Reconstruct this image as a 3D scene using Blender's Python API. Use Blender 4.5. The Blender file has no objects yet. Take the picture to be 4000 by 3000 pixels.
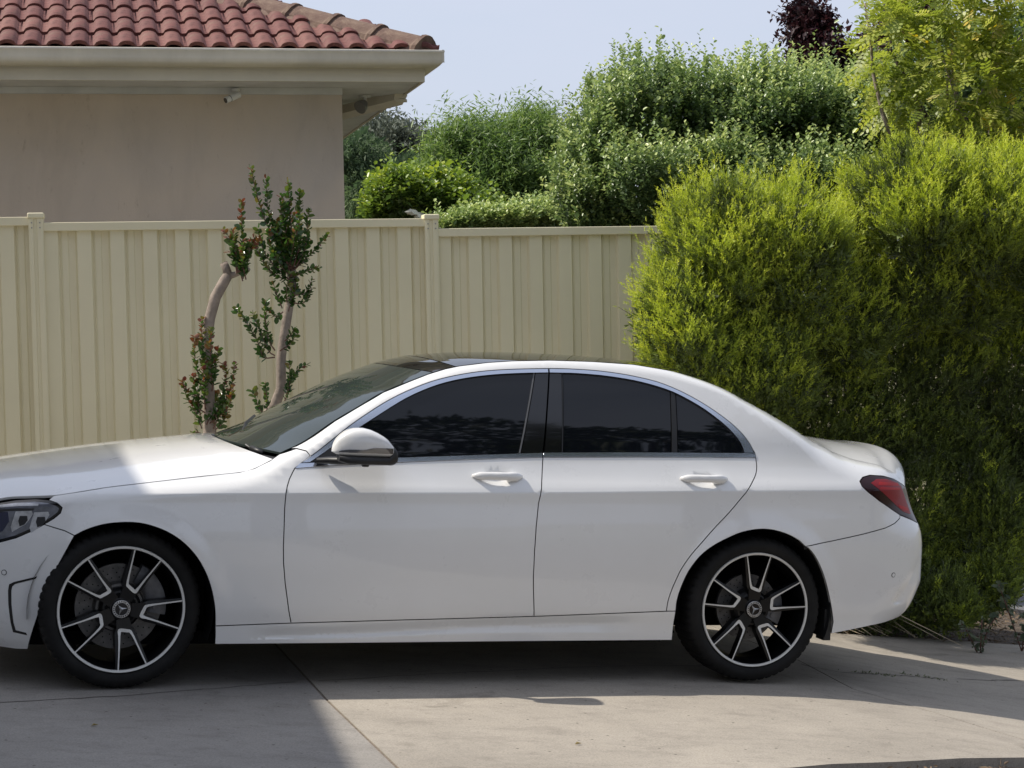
import bpy, math, random
import numpy as np
from mathutils import Vector, Matrix
from mathutils.geometry import delaunay_2d_cdt

# ------------------------------------------------------------------ camera
scn = bpy.context.scene
cam_data = bpy.data.cameras.new('camera')
cam = bpy.data.objects.new('camera', cam_data)
scn.collection.objects.link(cam)
cam_data.sensor_fit = 'HORIZONTAL'
cam_data.sensor_width = 36.0
cam_data.lens = 36.0 * 7200 / 4000
cam_data.clip_start = 0.1
cam_data.clip_end = 3000
PITCH = math.atan(340 / 7200)
cam.matrix_world = Matrix.Translation((0, 0, 1.58)) @ Matrix.Rotation(math.pi / 2 - PITCH, 4, 'X') @ Matrix.Rotation(-0.020, 4, 'Z')
cam_data.dof.use_dof = False
scn.camera = cam

# ------------------------------------------------------------------ car frame (x to the tail, y away from the camera, z up)
O = np.array([-1.89605668, 8.34660751, -0.00206])
U = np.array([0.95440066, 0.29043404, -0.06904678])
V = np.array([-0.29112884, 0.95668386, 0.0])
N = np.array([0.06605594, 0.02010151, 0.99761342])

# ------------------------------------------------------------------ sun and sky
SUN = -0.85 * U + 0.29 * V + N
SUN = SUN / np.linalg.norm(SUN)
SUN_STRENGTH, SKY_STRENGTH, EXPOSURE = 4.4, 0.15, 0.24
sun_data = bpy.data.lights.new('sun', 'SUN')
sun_data.energy = SUN_STRENGTH
sun_data.angle = math.radians(0.6)
sun_data.color = (1.0, 0.93, 0.82)
sun = bpy.data.objects.new('sun', sun_data)
scn.collection.objects.link(sun)
sun.rotation_euler = Vector(SUN).to_track_quat('Z', 'Y').to_euler()
elev = math.asin(SUN[2])
azim = math.atan2(SUN[0], SUN[1])

world = bpy.data.worlds.new('World')
scn.world = world
world.use_nodes = True
wn, wl = world.node_tree.nodes, world.node_tree.links
wn.clear()
sky = wn.new('ShaderNodeTexSky')
sky.sky_type = 'NISHITA'
sky.sun_disc = False
sky.sun_elevation = elev
sky.sun_rotation = azim
sky.altitude = 50
sky.air_density = 1.0
sky.dust_density = 2.6
sky.ozone_density = 1.6
bg = wn.new('ShaderNodeBackground')
bg.inputs['Strength'].default_value = SKY_STRENGTH
out = wn.new('ShaderNodeOutputWorld')
# thin high cloud: the sky colour is pulled towards a pale milky white in soft streaks
tc = wn.new('ShaderNodeTexCoord')
mp = wn.new('ShaderNodeMapping')
mp.inputs['Scale'].default_value = (1.6, 2.2, 6.0)
mp.inputs['Rotation'].default_value = (0.0, 0.35, 0.4)
nz = wn.new('ShaderNodeTexNoise')
nz.inputs['Scale'].default_value = 1.7
nz.inputs['Detail'].default_value = 7
nz.inputs['Roughness'].default_value = 0.55
cr = wn.new('ShaderNodeMapRange')
cr.inputs['From Min'].default_value = 0.35
cr.inputs['From Max'].default_value = 0.75
cr.inputs['To Min'].default_value = 0.72
cr.inputs['To Max'].default_value = 0.98
mix = wn.new('ShaderNodeMix')
mix.data_type = 'RGBA'
mix.inputs['B'].default_value = (3.75, 4.05, 4.85, 1)
wl.new(tc.outputs['Generated'], mp.inputs['Vector'])
wl.new(mp.outputs['Vector'], nz.inputs['Vector'])
wl.new(nz.outputs['Fac'], cr.inputs['Value'])
wl.new(cr.outputs['Result'], mix.inputs['Factor'])
wl.new(sky.outputs['Color'], mix.inputs['A'])
wl.new(mix.outputs['Result'], bg.inputs['Color'])
wl.new(bg.outputs['Background'], out.inputs['Surface'])

scn.view_settings.view_transform = 'Standard'
scn.view_settings.look = 'None'
scn.view_settings.exposure = EXPOSURE
scn.view_settings.gamma = 1
scn.view_settings.use_curve_mapping = False
scn.render.engine = 'CYCLES'

# ------------------------------------------------------------------ helpers
C = scn.collection
rng = np.random.default_rng(7)
random.seed(7)

def tag(o, label=None, cat=None, group=None, kind=None):
    if label: o['label'] = label
    if cat: o['category'] = cat
    if group: o['group'] = group
    if kind: o['kind'] = kind
    return o

def empty(name, loc=(0, 0, 0), parent=None, mat=None, **k):
    o = bpy.data.objects.new(name, None)
    C.objects.link(o)
    o.empty_display_size = 0.1
    if mat is not None: o.matrix_world = mat
    else: o.location = loc
    if parent: o.parent = parent
    return tag(o, **k)

def mesh(name, v, f, mat=None, parent=None, smooth=False, normals=None, mats=None, fmat=None, **k):
    me = bpy.data.meshes.new(name)
    v = np.asarray(v, float)
    me.from_pydata(v.tolist(), [], [tuple(int(i) for i in q) for q in f])
    if mats:
        for m in mats: me.materials.append(m)
        me.polygons.foreach_set('material_index', np.asarray(fmat, dtype=np.int32))
    elif mat: me.materials.append(mat)
    if smooth or normals is not None:
        me.polygons.foreach_set('use_smooth', np.ones(len(me.polygons), bool))
    if normals is not None:
        me.normals_split_custom_set_from_vertices([tuple(n) for n in np.asarray(normals, float)])
    o = bpy.data.objects.new(name, me)
    C.objects.link(o)
    if parent: o.parent = parent
    return tag(o, **k)

class MB:
    """collects boxes, tubes, lathes into one mesh"""
    def __init__(s): s.v, s.f, s.m = [], [], []
    def add(s, v, f, m=0):
        b = len(s.v); s.v += [tuple(map(float, p)) for p in v]
        s.f += [tuple(b + i for i in q) for q in f]; s.m += [m] * len(f)
    def box(s, lo, hi, M=None, m=0):
        x0, y0, z0 = lo; x1, y1, z1 = hi
        v = [(x0,y0,z0),(x1,y0,z0),(x1,y1,z0),(x0,y1,z0),(x0,y0,z1),(x1,y0,z1),(x1,y1,z1),(x0,y1,z1)]
        if M is not None: v = [tuple(M @ Vector(p)) for p in v]
        s.add(v, [(0,3,2,1),(4,5,6,7),(0,1,5,4),(1,2,6,5),(2,3,7,6),(3,0,4,7)], m)
    def tube(s, pts, r, n=8, cap=True, m=0, sq=None):
        pts = [np.array(p, float) for p in pts]
        if np.isscalar(r): r = [r] * len(pts)
        vs, fs = [], []
        t0 = pts[1] - pts[0]; t0 /= np.linalg.norm(t0) + 1e-12
        a = np.cross(t0, (0, 0, 1.0))
        if np.linalg.norm(a) < .1: a = np.cross(t0, (0, 1.0, 0))
        a /= np.linalg.norm(a)
        for i, p in enumerate(pts):
            t = pts[min(i+1, len(pts)-1)] - pts[max(i-1, 0)]; t /= np.linalg.norm(t) + 1e-12
            a = a - t * np.dot(a, t); a /= np.linalg.norm(a) + 1e-12
            b = np.cross(t, a)
            for k in range(n):
                w = 2 * math.pi * (k + .5) / n
                e = (1, 1) if sq is None else sq
                vs.append(p + r[i] * (a * math.cos(w) * e[0] + b * math.sin(w) * e[1]))
        for i in range(len(pts) - 1):
            for k in range(n):
                fs.append((i*n+k, i*n+(k+1) % n, (i+1)*n+(k+1) % n, (i+1)*n+k))
        if cap:
            fs.append(tuple(range(n))[::-1]); fs.append(tuple((len(pts)-1)*n + k for k in range(n)))
        s.add(vs, fs, m)
    def build(s, name, mat=None, parent=None, smooth=False, mats=None, **k):
        o = mesh(name, s.v, s.f, mat, parent, smooth, mats=mats, fmat=s.m, **k)
        return o

def smooth_by_angle(o, deg=35):
    me = o.data
    me.polygons.foreach_set('use_smooth', np.ones(len(me.polygons), bool))
    import bmesh
    bm = bmesh.new(); bm.from_mesh(me)
    for e in bm.edges:
        if len(e.link_faces) == 2 and e.calc_face_angle(0) > math.radians(deg): e.smooth = False
    bm.to_mesh(me); bm.free()

def bevel(o, w, seg=2):
    m = o.modifiers.new('bevel', 'BEVEL'); m.width = w; m.segments = seg; m.limit_method = 'ANGLE'; m.angle_limit = math.radians(40)

# ------------------------------------------------------------------ materials
def new_mat(name):
    m = bpy.data.materials.new(name); m.use_nodes = True
    nt = m.node_tree; b = nt.nodes['Principled BSDF']
    return m, nt, b

def ramp(nt, src, stops):
    r = nt.nodes.new('ShaderNodeValToRGB')
    el = r.color_ramp.elements
    while len(el) < len(stops): el.new(0.5)
    for e, (p, c) in zip(el, stops):
        e.position = p; e.color = (*c, 1) if len(c) == 3 else c
    nt.links.new(src, r.inputs['Fac'])
    return r.outputs['Color']

def noise(nt, scale, detail=4, rough=.5, coord='Object', sc=(1, 1, 1), dist=0.):
    t = nt.nodes.new('ShaderNodeTexCoord'); mp = nt.nodes.new('ShaderNodeMapping'); n = nt.nodes.new('ShaderNodeTexNoise')
    mp.inputs['Scale'].default_value = sc
    n.inputs['Scale'].default_value = scale; n.inputs['Detail'].default_value = detail; n.inputs['Roughness'].default_value = rough
    n.inputs['Distortion'].default_value = dist
    nt.links.new(t.outputs[coord], mp.inputs['Vector']); nt.links.new(mp.outputs['Vector'], n.inputs['Vector'])
    return n.outputs['Fac']

def mixc(nt, fac, a, b, mode='MIX'):
    m = nt.nodes.new('ShaderNodeMix'); m.data_type = 'RGBA'; m.blend_type = mode
    for key, val in (('Factor', fac), ('A', a), ('B', b)):
        if isinstance(val, (int, float)): m.inputs[key].default_value = val
        elif isinstance(val, tuple): m.inputs[key].default_value = (*val, 1) if len(val) == 3 else val
        else: nt.links.new(val, m.inputs[key])
    return m.outputs['Result']

def bump(nt, b, src, strength=.3, dist=.01):
    n = nt.nodes.new('ShaderNodeBump'); n.inputs['Strength'].default_value = strength; n.inputs['Distance'].default_value = dist
    nt.links.new(src, n.inputs['Height']); nt.links.new(n.outputs['Normal'], b.inputs['Normal'])
    return n

def plain(name, col, rough=.5, metal=0., coat=0., spec=.5, var=.0, vscale=8, bmp=0., bscale=60, bdist=.002):
    m, nt, b = new_mat(name)
    b.inputs['Roughness'].default_value = rough; b.inputs['Metallic'].default_value = metal
    b.inputs['Coat Weight'].default_value = coat; b.inputs['Coat Roughness'].default_value = .03
    b.inputs['Specular IOR Level'].default_value = spec
    b.inputs['Base Color'].default_value = (*col, 1)
    if var:
        c = ramp(nt, noise(nt, vscale, 5, .6), [(.3, tuple(x*(1-var) for x in col)), (.7, tuple(min(1, x*(1+var)) for x in col))])
        nt.links.new(c, b.inputs['Base Color'])
    if bmp: bump(nt, b, noise(nt, bscale, 4, .6), bmp, bdist)
    return m

def leaf_mat(name, cols, rough=.45, trans=.35, spec=.4):
    """leaf colour runs along a per-leaf 'tint' number; thin leaves pass some light"""
    m, nt, b = new_mat(name)
    a = nt.nodes.new('ShaderNodeAttribute'); a.attribute_name = 'tint'
    c = ramp(nt, a.outputs['Fac'], cols)
    nt.links.new(c, b.inputs['Base Color'])
    b.inputs['Roughness'].default_value = rough; b.inputs['Specular IOR Level'].default_value = spec
    tr = nt.nodes.new('ShaderNodeBsdfTranslucent')
    hs = nt.nodes.new('ShaderNodeHueSaturation'); hs.inputs['Saturation'].default_value = 1.1; hs.inputs['Value'].default_value = 1.25
    nt.links.new(c, hs.inputs['Color']); nt.links.new(hs.outputs['Color'], tr.inputs['Color'])
    ms = nt.nodes.new('ShaderNodeMixShader'); ms.inputs['Fac'].default_value = trans
    nt.links.new(b.outputs['BSDF'], ms.inputs[1]); nt.links.new(tr.outputs['BSDF'], ms.inputs[2])
    nt.links.new(ms.outputs['Shader'], nt.nodes['Material Output'].inputs['Surface'])
    return m

def car2w(x, y, z=0.):
    return O + x * U + y * V + z * N
def c2(x, y):
    """ground point under car coordinates (x, y): the drive dips away past the rear axle and levels out far off"""
    xc = min(max(x, -4.0), 8.5)
    g = max(x - 2.4, 0.)
    k = .042 + .006 * min(max(-y, 0.), 1.)
    dlt = min(k * (g * g if g <= 1.9 else 3.61 + 1.6 * (g - 1.9)), .50)
    p = O + x * U + y * V
    return np.array([p[0], p[1], O[2] + U[2] * xc - dlt])
def sm1(t):
    t = min(max(t, 0.), 1.); return t*t*(3-2*t)
def w2c(wx, wy):
    d = np.array([wx - O[0], wy - O[1]])
    A = np.array([[U[0], V[0]], [U[1], V[1]]])
    return np.linalg.solve(A, d)
def ground_z(wx, wy):
    x, y = w2c(wx, wy)
    return c2(x, y)[2]
# ================================================================== THE GROUND
def concrete_mat(name, base=.285, tint=(1.10, 1.0, .86)):
    m, nt, b = new_mat(name)
    c = tuple(base * t for t in tint)
    big = ramp(nt, noise(nt, .9, 6, .6, 'Object', (1, 1, 1), .4), [(.30, tuple(x*.80 for x in c)), (.70, tuple(x*1.10 for x in c))])
    streak = ramp(nt, noise(nt, 6, 9, .75, 'Object', (.8, 1.5, 1), .3), [(.36, (.70, .69, .69)), (.50, (1, 1, 1)), (.66, (1.08, 1.07, 1.05))])
    c1 = mixc(nt, .55, big, streak, 'MULTIPLY')
    fine = ramp(nt, noise(nt, 130, 3, .8), [(.30, (.70, .68, .66)), (.5, (1, 1, 1)), (.70, (1.2, 1.18, 1.15))])
    c2_ = mixc(nt, .9, c1, fine, 'MULTIPLY')
    # small pits and stuck grit
    t = nt.nodes.new('ShaderNodeTexCoord'); vo = nt.nodes.new('ShaderNodeTexVoronoi'); vo.inputs['Scale'].default_value = 17; vo.inputs['Randomness'].default_value = 1
    nt.links.new(t.outputs['Object'], vo.inputs['Vector'])
    pit = nt.nodes.new('ShaderNodeMapRange'); pit.inputs['From Min'].default_value = .06; pit.inputs['From Max'].default_value = .13
    nt.links.new(vo.outputs['Distance'], pit.inputs['Value'])
    sel = nt.nodes.new('ShaderNodeMath'); sel.operation = 'GREATER_THAN'; sel.inputs[1].default_value = .62
    sx = nt.nodes.new('ShaderNodeSeparateXYZ'); nt.links.new(vo.outputs['Color'], sx.inputs['Vector']); nt.links.new(sx.outputs['X'], sel.inputs[0])
    inv = nt.nodes.new('ShaderNodeMath'); inv.operation = 'SUBTRACT'; inv.inputs[0].default_value = 1; nt.links.new(pit.outputs['Result'], inv.inputs[1])
    pf = nt.nodes.new('ShaderNodeMath'); pf.operation = 'MULTIPLY'; nt.links.new(inv.outputs[0], pf.inputs[0]); nt.links.new(sel.outputs[0], pf.inputs[1])
    c3 = mixc(nt, pf.outputs[0], c2_, (.10, .085, .07))
    # dark drips of oil and tyre dirt
    oil = ramp(nt, noise(nt, 3.1, 3, .5, 'Object', (1, 1, 1), 1.2), [(.25, (.55, .54, .53)), (.34, (1, 1, 1))])
    c4 = mixc(nt, .55, c3, oil, 'MULTIPLY')
    nt.links.new(c4, b.inputs['Base Color'])
    b.inputs['Roughness'].default_value = .85; b.inputs['Specular IOR Level'].default_value = .25
    bump(nt, b, noise(nt, 85, 6, .75), .5, .004)
    return m
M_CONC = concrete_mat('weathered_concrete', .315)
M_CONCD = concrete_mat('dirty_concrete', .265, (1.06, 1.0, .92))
M_PATH = concrete_mat('grey_path_concrete', .15, (1, 1, 1.06))
def soil_mat():
    m, nt, b = new_mat('garden_soil')
    c = ramp(nt, noise(nt, 9, 8, .7), [(.3, (.045, .033, .024)), (.5, (.11, .082, .058)), (.72, (.20, .155, .11))])
    nt.links.new(c, b.inputs['Base Color']); b.inputs['Roughness'].default_value = .95
    bump(nt, b, noise(nt, 40, 8, .75), 1, .03)
    return m
M_SOIL = soil_mat()
def ground_mat():
    m, nt, b = new_mat('dry_ground')
    c = ramp(nt, noise(nt, 1.2, 8, .65), [(.3, (.07, .085, .03)), (.55, (.15, .13, .07)), (.75, (.24, .20, .13))])
    nt.links.new(c, b.inputs['Base Color']); b.inputs['Roughness'].default_value = .95
    bump(nt, b, noise(nt, 30, 8, .7), .8, .03)
    return m
M_GROUND = ground_mat()

def poly_sheet(name, poly, mat, parent=None, off=0.0, step=.25, depth=.10, jit=0., **k):
    """a slab: outline in car coordinates, its top following the ground, with an edge face down"""
    P = []
    n = len(poly)
    for i in range(n):
        a, b = np.array(poly[i], float), np.array(poly[(i+1) % n], float)
        m = max(1, int(np.linalg.norm(b-a) / step))
        for j in range(m):
            q = a + (b-a) * j / m
            if jit: q = q + rng.normal(0, jit, 2)
            P.append(q)
    P = np.array(P); nb = len(P)
    lo, hi = P.min(0), P.max(0)
    G = [(x, y) for x in np.arange(lo[0]+step/2, hi[0], step) for y in np.arange(lo[1]+step/2, hi[1], step)]
    pts = [Vector(p) for p in P] + [Vector(g) for g in G]
    vv, _, ff, *_ = delaunay_2d_cdt(pts, [(i, (i+1) % nb) for i in range(nb)], [list(range(nb))], 1, 1e-5)
    top = [c2(p.x, p.y) + (0, 0, off) for p in vv]
    V_ = list(top); F_ = [tuple(f) for f in ff]
    b0 = len(V_)
    for p in P:
        t = c2(p[0], p[1]) + (0, 0, off); V_ += [t, t - (0, 0, depth)]
    for i in range(nb):
        j = (i+1) % nb
        F_.append((b0+2*i, b0+2*i+1, b0+2*j+1, b0+2*j))
    V_ = np.array(V_)
    # make the top face up
    o = mesh(name, V_, F_, mat, parent, **k)
    import bmesh
    bm = bmesh.new(); bm.from_mesh(o.data)
    for f in bm.faces:
        if abs(f.normal.z) > .5 and f.normal.z < 0: f.normal_flip()
    bm.to_mesh(o.data); bm.free()
    return o

# the large sheet of earth, to the horizon
gx = np.unique(np.r_[-700, -300, -120, -60, np.arange(-30, 31, 1.5), 60, 120, 300, 700])
gv = [(x, y, ground_z(x, y) - .12 - (.35 if y > 40 else 0)) for y in gx for x in gx]
n_ = len(gx)
mesh('ground', gv, [(j*n_+i, j*n_+i+1, (j+1)*n_+i+1, (j+1)*n_+i) for j in range(n_-1) for i in range(n_-1)], M_GROUND, smooth=True,
     kind='structure', label='dry earth and sparse grass around the drive')
M_BOUNCE_GRAVEL = plain('pale_bounce_gravel', (.42, .385, .31), .95, var=.25, vscale=40, bmp=.6, bscale=70, bdist=.02)  # unseen pale ground, added to bounce sunlight onto the fence
poly_sheet('bounce_gravel_bed', [(-4, 1.36), (2.9, 1.36), (3.0, 2.0), (2.8, 3.3), (-4, 4.9)], M_BOUNCE_GRAVEL, off=-.03, step=.2, depth=.12,
           kind='structure', label='unseen pale gravel strip added to bounce sunlight onto the fence')
poly_sheet('garden_bed', [(2.805, 3.31), (3.005, 2.0), (2.905, 1.36), (3.40, 1.36), (4.18, 1.345), (5.2, 1.42), (6.6, 1.42), (7.3, 2.4), (6.9, 3.3), (6.1, 4.2), (5.5, 5.0), (3.4, 4.0)], M_SOIL, off=-.035, step=.12, depth=.12,
           kind='structure', label='bare brown soil of the garden bed along the fence and under the big shrub')
poly_sheet('soil_strip', [(1.62, -8), (1.72, -2.92), (2.05, -2.50), (2.27, -2.475), (2.46, -2.435), (2.75, -2.405), (3.42, -2.215), (4.3, -1.96), (7.8, -1.5), (7.8, -8)], M_SOIL, off=-.035, step=.15, depth=.12,
           kind='structure', label='strip of bare soil at the lower right corner beyond the edge of the slab')
drive = empty('driveway', kind='structure', label='pale concrete driveway cast in slabs with dark joints')
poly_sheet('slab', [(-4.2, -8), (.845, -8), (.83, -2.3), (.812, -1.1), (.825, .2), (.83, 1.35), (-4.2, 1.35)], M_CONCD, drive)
poly_sheet('slab', [(.860, -8), (1.6, -8), (1.70, -2.9), (2.03, -2.48), (2.27, -2.45), (2.46, -2.41), (2.75, -2.38), (3.42, -2.19), (3.74, -2.06), (3.68, -1.77), (3.54, -1.33), (3.365, -.83), (3.445, -.1), (3.40, 1.34), (.842, 1.35), (.837, .2), (.824, -1.1), (.843, -2.3)], M_CONC, drive)
poly_sheet('slab', [(3.75, -2.06), (4.3, -1.93), (7.8, -1.45), (7.8, 1.4), (6.6, 1.40), (5.2, 1.40), (4.18, 1.33), (3.408, 1.34), (3.453, -.1), (3.373, -.83), (3.548, -1.33), (3.688, -1.77)], M_CONC, drive)
# joint filler of grit just below the slab tops
def ribbon_ground(name, pts, w, mat, off, parent=None, **k):
    v, f = [], []
    pts = [np.array(p, float) for p in pts]
    for i, p in enumerate(pts):
        t = pts[min(i+1, len(pts)-1)] - pts[max(i-1, 0)]; t /= np.linalg.norm(t); nn = np.array([-t[1], t[0]])
        ww = w * (.7 + .6 * rng.random())
        for s in (-1, 1):
            q = p + nn * s * ww; v.append(c2(*q) + (0, 0, off))
    f = [(2*i, 2*i+1, 2*i+3, 2*i+2) for i in range(len(pts)-1)]
    return mesh(name, v, f, mat, parent, **k)
M_GRIT = plain('joint_grit', (.16, .13, .10), .95, var=.5, vscale=60)
def dens(pts, st=.08):
    out_ = []
    for a, b in zip(pts[:-1], pts[1:]):
        a, b = np.array(a, float), np.array(b, float); m = max(1, int(np.linalg.norm(b-a)/st))
        out_ += [a + (b-a)*j/m for j in range(m)]
    return out_ + [np.array(pts[-1], float)]
ribbon_ground('joint_filler', dens([(.852, -8), (.837, -2.3), (.818, -1.1), (.831, .2), (.836, 1.35)]), .010, M_GRIT, -.004, drive)
ribbon_ground('joint_filler', dens([(3.745, -2.06), (3.684, -1.77), (3.544, -1.33), (3.369, -.83), (3.449, -.1)]), .008, M_GRIT, -.006, drive)
M_CRACK = plain('crack_dirt', (.085, .075, .066), .95)
# hairline saw cut / crack that runs under the car, and the cracks with weeds near the tail
ribbon_ground('crack', [p + rng.normal(0, .006, 2) for p in dens([(-1.6, -1.36), (-.48, -1.09), (.03, -.99), (.76, -.74)], .06)], .0045, M_CRACK, .0015, drive)
ribbon_ground('crack', [p + rng.normal(0, .005, 2) for p in dens([(.86, -.73), (1.4, -.60), (2.2, -.46), (3.2, -.42)], .06)], .003, M_CRACK, .0015, drive)
ribbon_ground('crack', [p + rng.normal(0, .010, 2) for p in dens([(3.38, -.22), (3.56, -.38), (3.93, -.23), (4.47, -.06), (5.2, .1)], .05)], .0045, M_CRACK, .0015, drive)
poly_sheet('footpath', [(6.2, 4.35), (6.75, 3.45), (7.45, 2.9), (12, 2.0), (13, 4.4), (8.3, 5.6), (7.3, 5.7)], M_PATH, off=.0, step=.3,
           kind='structure', label='grey concrete footpath behind the big shrub at the right edge')
ribbon_ground('crack', dens([(6.5, 4.3), (7.4, 4.15), (8.5, 4.0), (10, 3.8)]), .008, M_CRACK, .002, bpy.data.objects['footpath'])

# ================================================================== THE FENCE
FU = np.array([math.cos(math.radians(11.5)), math.sin(math.radians(11.5)), 0.])
FV = np.array([-FU[1], FU[0], 0.])          # away from the camera
P1 = np.array([-2.845, 11.13, 0.])
M_FENCE = plain('cream_steel', (.70, .645, .455), .5, spec=.35, var=.035, vscale=1.6, bmp=.08, bscale=400, bdist=.0005)
M_SCREW = plain('dull_zinc', (.35, .34, .30), .4, .6)
def fpt(a, d, z):
    p = P1 + FU * a + FV * d; return (p[0], p[1], z)
fence = empty('fence', (float(P1[0]), float(P1[1]), ground_z(P1[0], P1[1])), label='cream corrugated steel fence stepping down behind the car', cat='fence')
FM = fence.matrix_world.copy(); FM.translation = fence.location
def inf(v): return [tuple(np.array(p) - np.array(fence.location)) for p in v]
PITCHF = .196
prof = [(0, 0), (.012, .030), (.094, .030), (.107, 0), (.118, .006), (.150, .006), (.158, 0)]   # rib proud towards the camera
sheet_me = None
bays = [(-2, 2.116), (-1, 2.116), (0, 2.083), (1, 2.018)]
bays = [(-3, 2.20), (-2, 2.16), (-1, 2.118), (0, 2.083), (1, 2.018)]
def sheet_mesh(h):
    v, f = [], []
    xs = []
    for r in range(4):
        xs += [(r*PITCHF + a, d) for a, d in prof]
    xs.append((4*PITCHF, 0))
    for (a, d) in xs:
        p = FU * a - FV * d
        v.append((p[0], p[1], 0)); v.append((p[0], p[1], h))
    nn = len(xs)
    f = [(2*i, 2*i+2, 2*i+3, 2*i+1) for i in range(nn-1)]
    me = bpy.data.meshes.new('fence_sheet'); me.from_pydata(v, [], f); me.materials.append(M_FENCE)
    return me
for bi, zt in bays:
    a0 = bi * 2.404 + .045
    base = ground_z(*(P1 + FU*(a0+1.1))[:2]) - .10
    h = zt - .02 - base
    me = sheet_mesh(h)
    for s in range(3):
        o = bpy.data.objects.new('fence_sheet', me); C.objects.link(o); o.parent = fence
        p = P1 + FU * (a0 - .015 + s * .7805) + FV * (.028 + (.002 if s % 2 else 0))
        o.location = (p[0]-fence.location[0], p[1]-fence.location[1], base - fence.location[2])
    R = Matrix(((FU[0], FV[0], 0, 0), (FU[1], FV[1], 0, 0), (0, 0, 1, 0), (0, 0, 0, 1)))
    for nm, z0, z1 in (('top_rail', zt - .052, zt), ('bottom_rail', base + .02, base + .075)):
        b = MB()
        org = P1 + FU * a0 - np.array(fence.location)
        R2 = R.copy(); R2.translation = Vector((org[0], org[1], -fence.location[2]))
        b.box((-.012, -.022, z0), (2.326, .062, z1), R2)
        o = b.build(nm, M_FENCE, fence); bevel(o, .004, 2)
for k_, zt in ((-3, 2.21), (-2, 2.175), (-1, 2.155), (0, 2.142), (1, 2.108), (2, 2.04)):
    c_ = P1 + FU * (k_ * 2.404) - np.array(fence.location)
    base = ground_z(*(P1 + FU*(k_*2.404))[:2]) - .12
    R2 = R.copy(); R2.translation = Vector((c_[0], c_[1], -fence.location[2]))
    b = MB(); w = .043
    # folded post: front faces with a groove in the middle
    px_ = [(-w, .03), (-w, -.030), (-.030, -.034), (-.016, -.034), (-.012, -.026), (.004, -.026), (.008, -.034), (.030, -.034), (w, -.030), (w, .03), (w, .075), (-w, .075)]
    v = [tuple(R2 @ Vector((x, y, z))) for z in (base, zt - .03) for x, y in px_]
    nn = len(px_)
    b.add(v, [(i, (i+1) % nn, nn+(i+1) % nn, nn+i) for i in range(nn)] + [tuple(range(nn, 2*nn))])
    post = b.build('post', M_FENCE, fence)
    b = MB(); b.box((-w-.006, -.042, zt-.034), (w+.006, .082, zt), R2)
    o = b.build('post_cap', M_FENCE, post); bevel(o, .008, 3)
    for dx in (-.024, .024):
        for zz in (zt - .06, zt - .09):
            b = MB(); b.tube([tuple(R2 @ Vector((dx, -.0345, zz))), tuple(R2 @ Vector((dx, -.0385, zz)))], .005, 6)
            b.build('screw', M_SCREW, post)

# ================================================================== THE HOUSE BEHIND
HU = np.array([math.cos(math.radians(12.3)), math.sin(math.radians(12.3)), 0.])
HV = np.array([-HU[1], HU[0], 0.])
HC = np.array([-1.141, 12.883, 0.])
def hp(u, v, z): return tuple(HC + HU*u + HV*v + np.array((0, 0, z)))
def render_wall_mat():
    m, nt, b = new_mat('old_painted_render')
    c = (.60, .53, .455)
    # weather stains: drips run down the wall
    d = ramp(nt, noise(nt, 2.0, 8, .65, 'Object', (1.4, 1.4, .5), .6), [(.30, tuple(x*.90 for x in c)), (.50, c), (.72, tuple(x*1.05 for x in c))])
    e = ramp(nt, noise(nt, .55, 4, .6, 'Object', (1, 1, 1), .8), [(.35, (.86, .87, .92)), (.65, (1.05, 1.0, .95))])
    c1 = mixc(nt, .8, d, e, 'MULTIPLY')
    g = ramp(nt, noise(nt, 14, 6, .8, 'Object', (1, 1, .35)), [(.28, (.62, .58, .52)), (.40, (1, 1, 1))])
    c2_ = mixc(nt, .6, c1, g, 'MULTIPLY')
    nt.links.new(c2_, b.inputs['Base Color']); b.inputs['Roughness'].default_value = .9; b.inputs['Specular IOR Level'].default_value = .2
    bump(nt, b, noise(nt, 55, 6, .7), .45, .004)
    return m
M_RENDER = render_wall_mat()
def gutter_mat():
    m, nt, b = new_mat('faded_cream_gutter')
    c = (.68, .64, .55)
    d = ramp(nt, noise(nt, 3, 7, .65, 'Object', (1, 1, .4)), [(.3, tuple(x*.80 for x in c)), (.6, c)])
    nt.links.new(d, b.inputs['Base Color']); b.inputs['Roughness'].default_value = .45; b.inputs['Specular IOR Level'].default_value = .4
    bump(nt, b, noise(nt, 6, 3, .5), .08, .01)
    return m
M_GUTTER = gutter_mat()
M_FASCIA = plain('cream_fascia_paint', (.56, .52, .42), .6, var=.08, vscale=3)
M_SOFFIT = plain('grey_white_soffit', (.60, .61, .62), .8, var=.12, vscale=4)
house = empty('house', tuple(float(x) for x in (HC[0], HC[1], 0)), label='low rendered house with a dusky red tiled roof behind the fence', cat='house')
HL = np.array((HC[0], HC[1], 0.))
def hb(name, lo, hi, mat, parent=house, bev=0, **k):
    b = MB()
    v = [hp(u, v_, z) for z in (lo[2], hi[2]) for (u, v_) in ((lo[0], lo[1]), (hi[0], lo[1]), (hi[0], hi[1]), (lo[0], hi[1]))]
    v = [tuple(np.array(p) - HL) for p in v]
    b.add(v, [(0,3,2,1),(4,5,6,7),(0,1,5,4),(1,2,6,5),(2,3,7,6),(3,0,4,7)])
    o = b.build(name, mat, parent, **k)
    if bev: bevel(o, bev, 2)
    return o
ZS = 3.049
WLEN, WDEP = 9.0, 5.0
wall = hb('wall', (-WLEN, 0, -.6), (0, WDEP, ZS + .02), M_RENDER)
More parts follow.
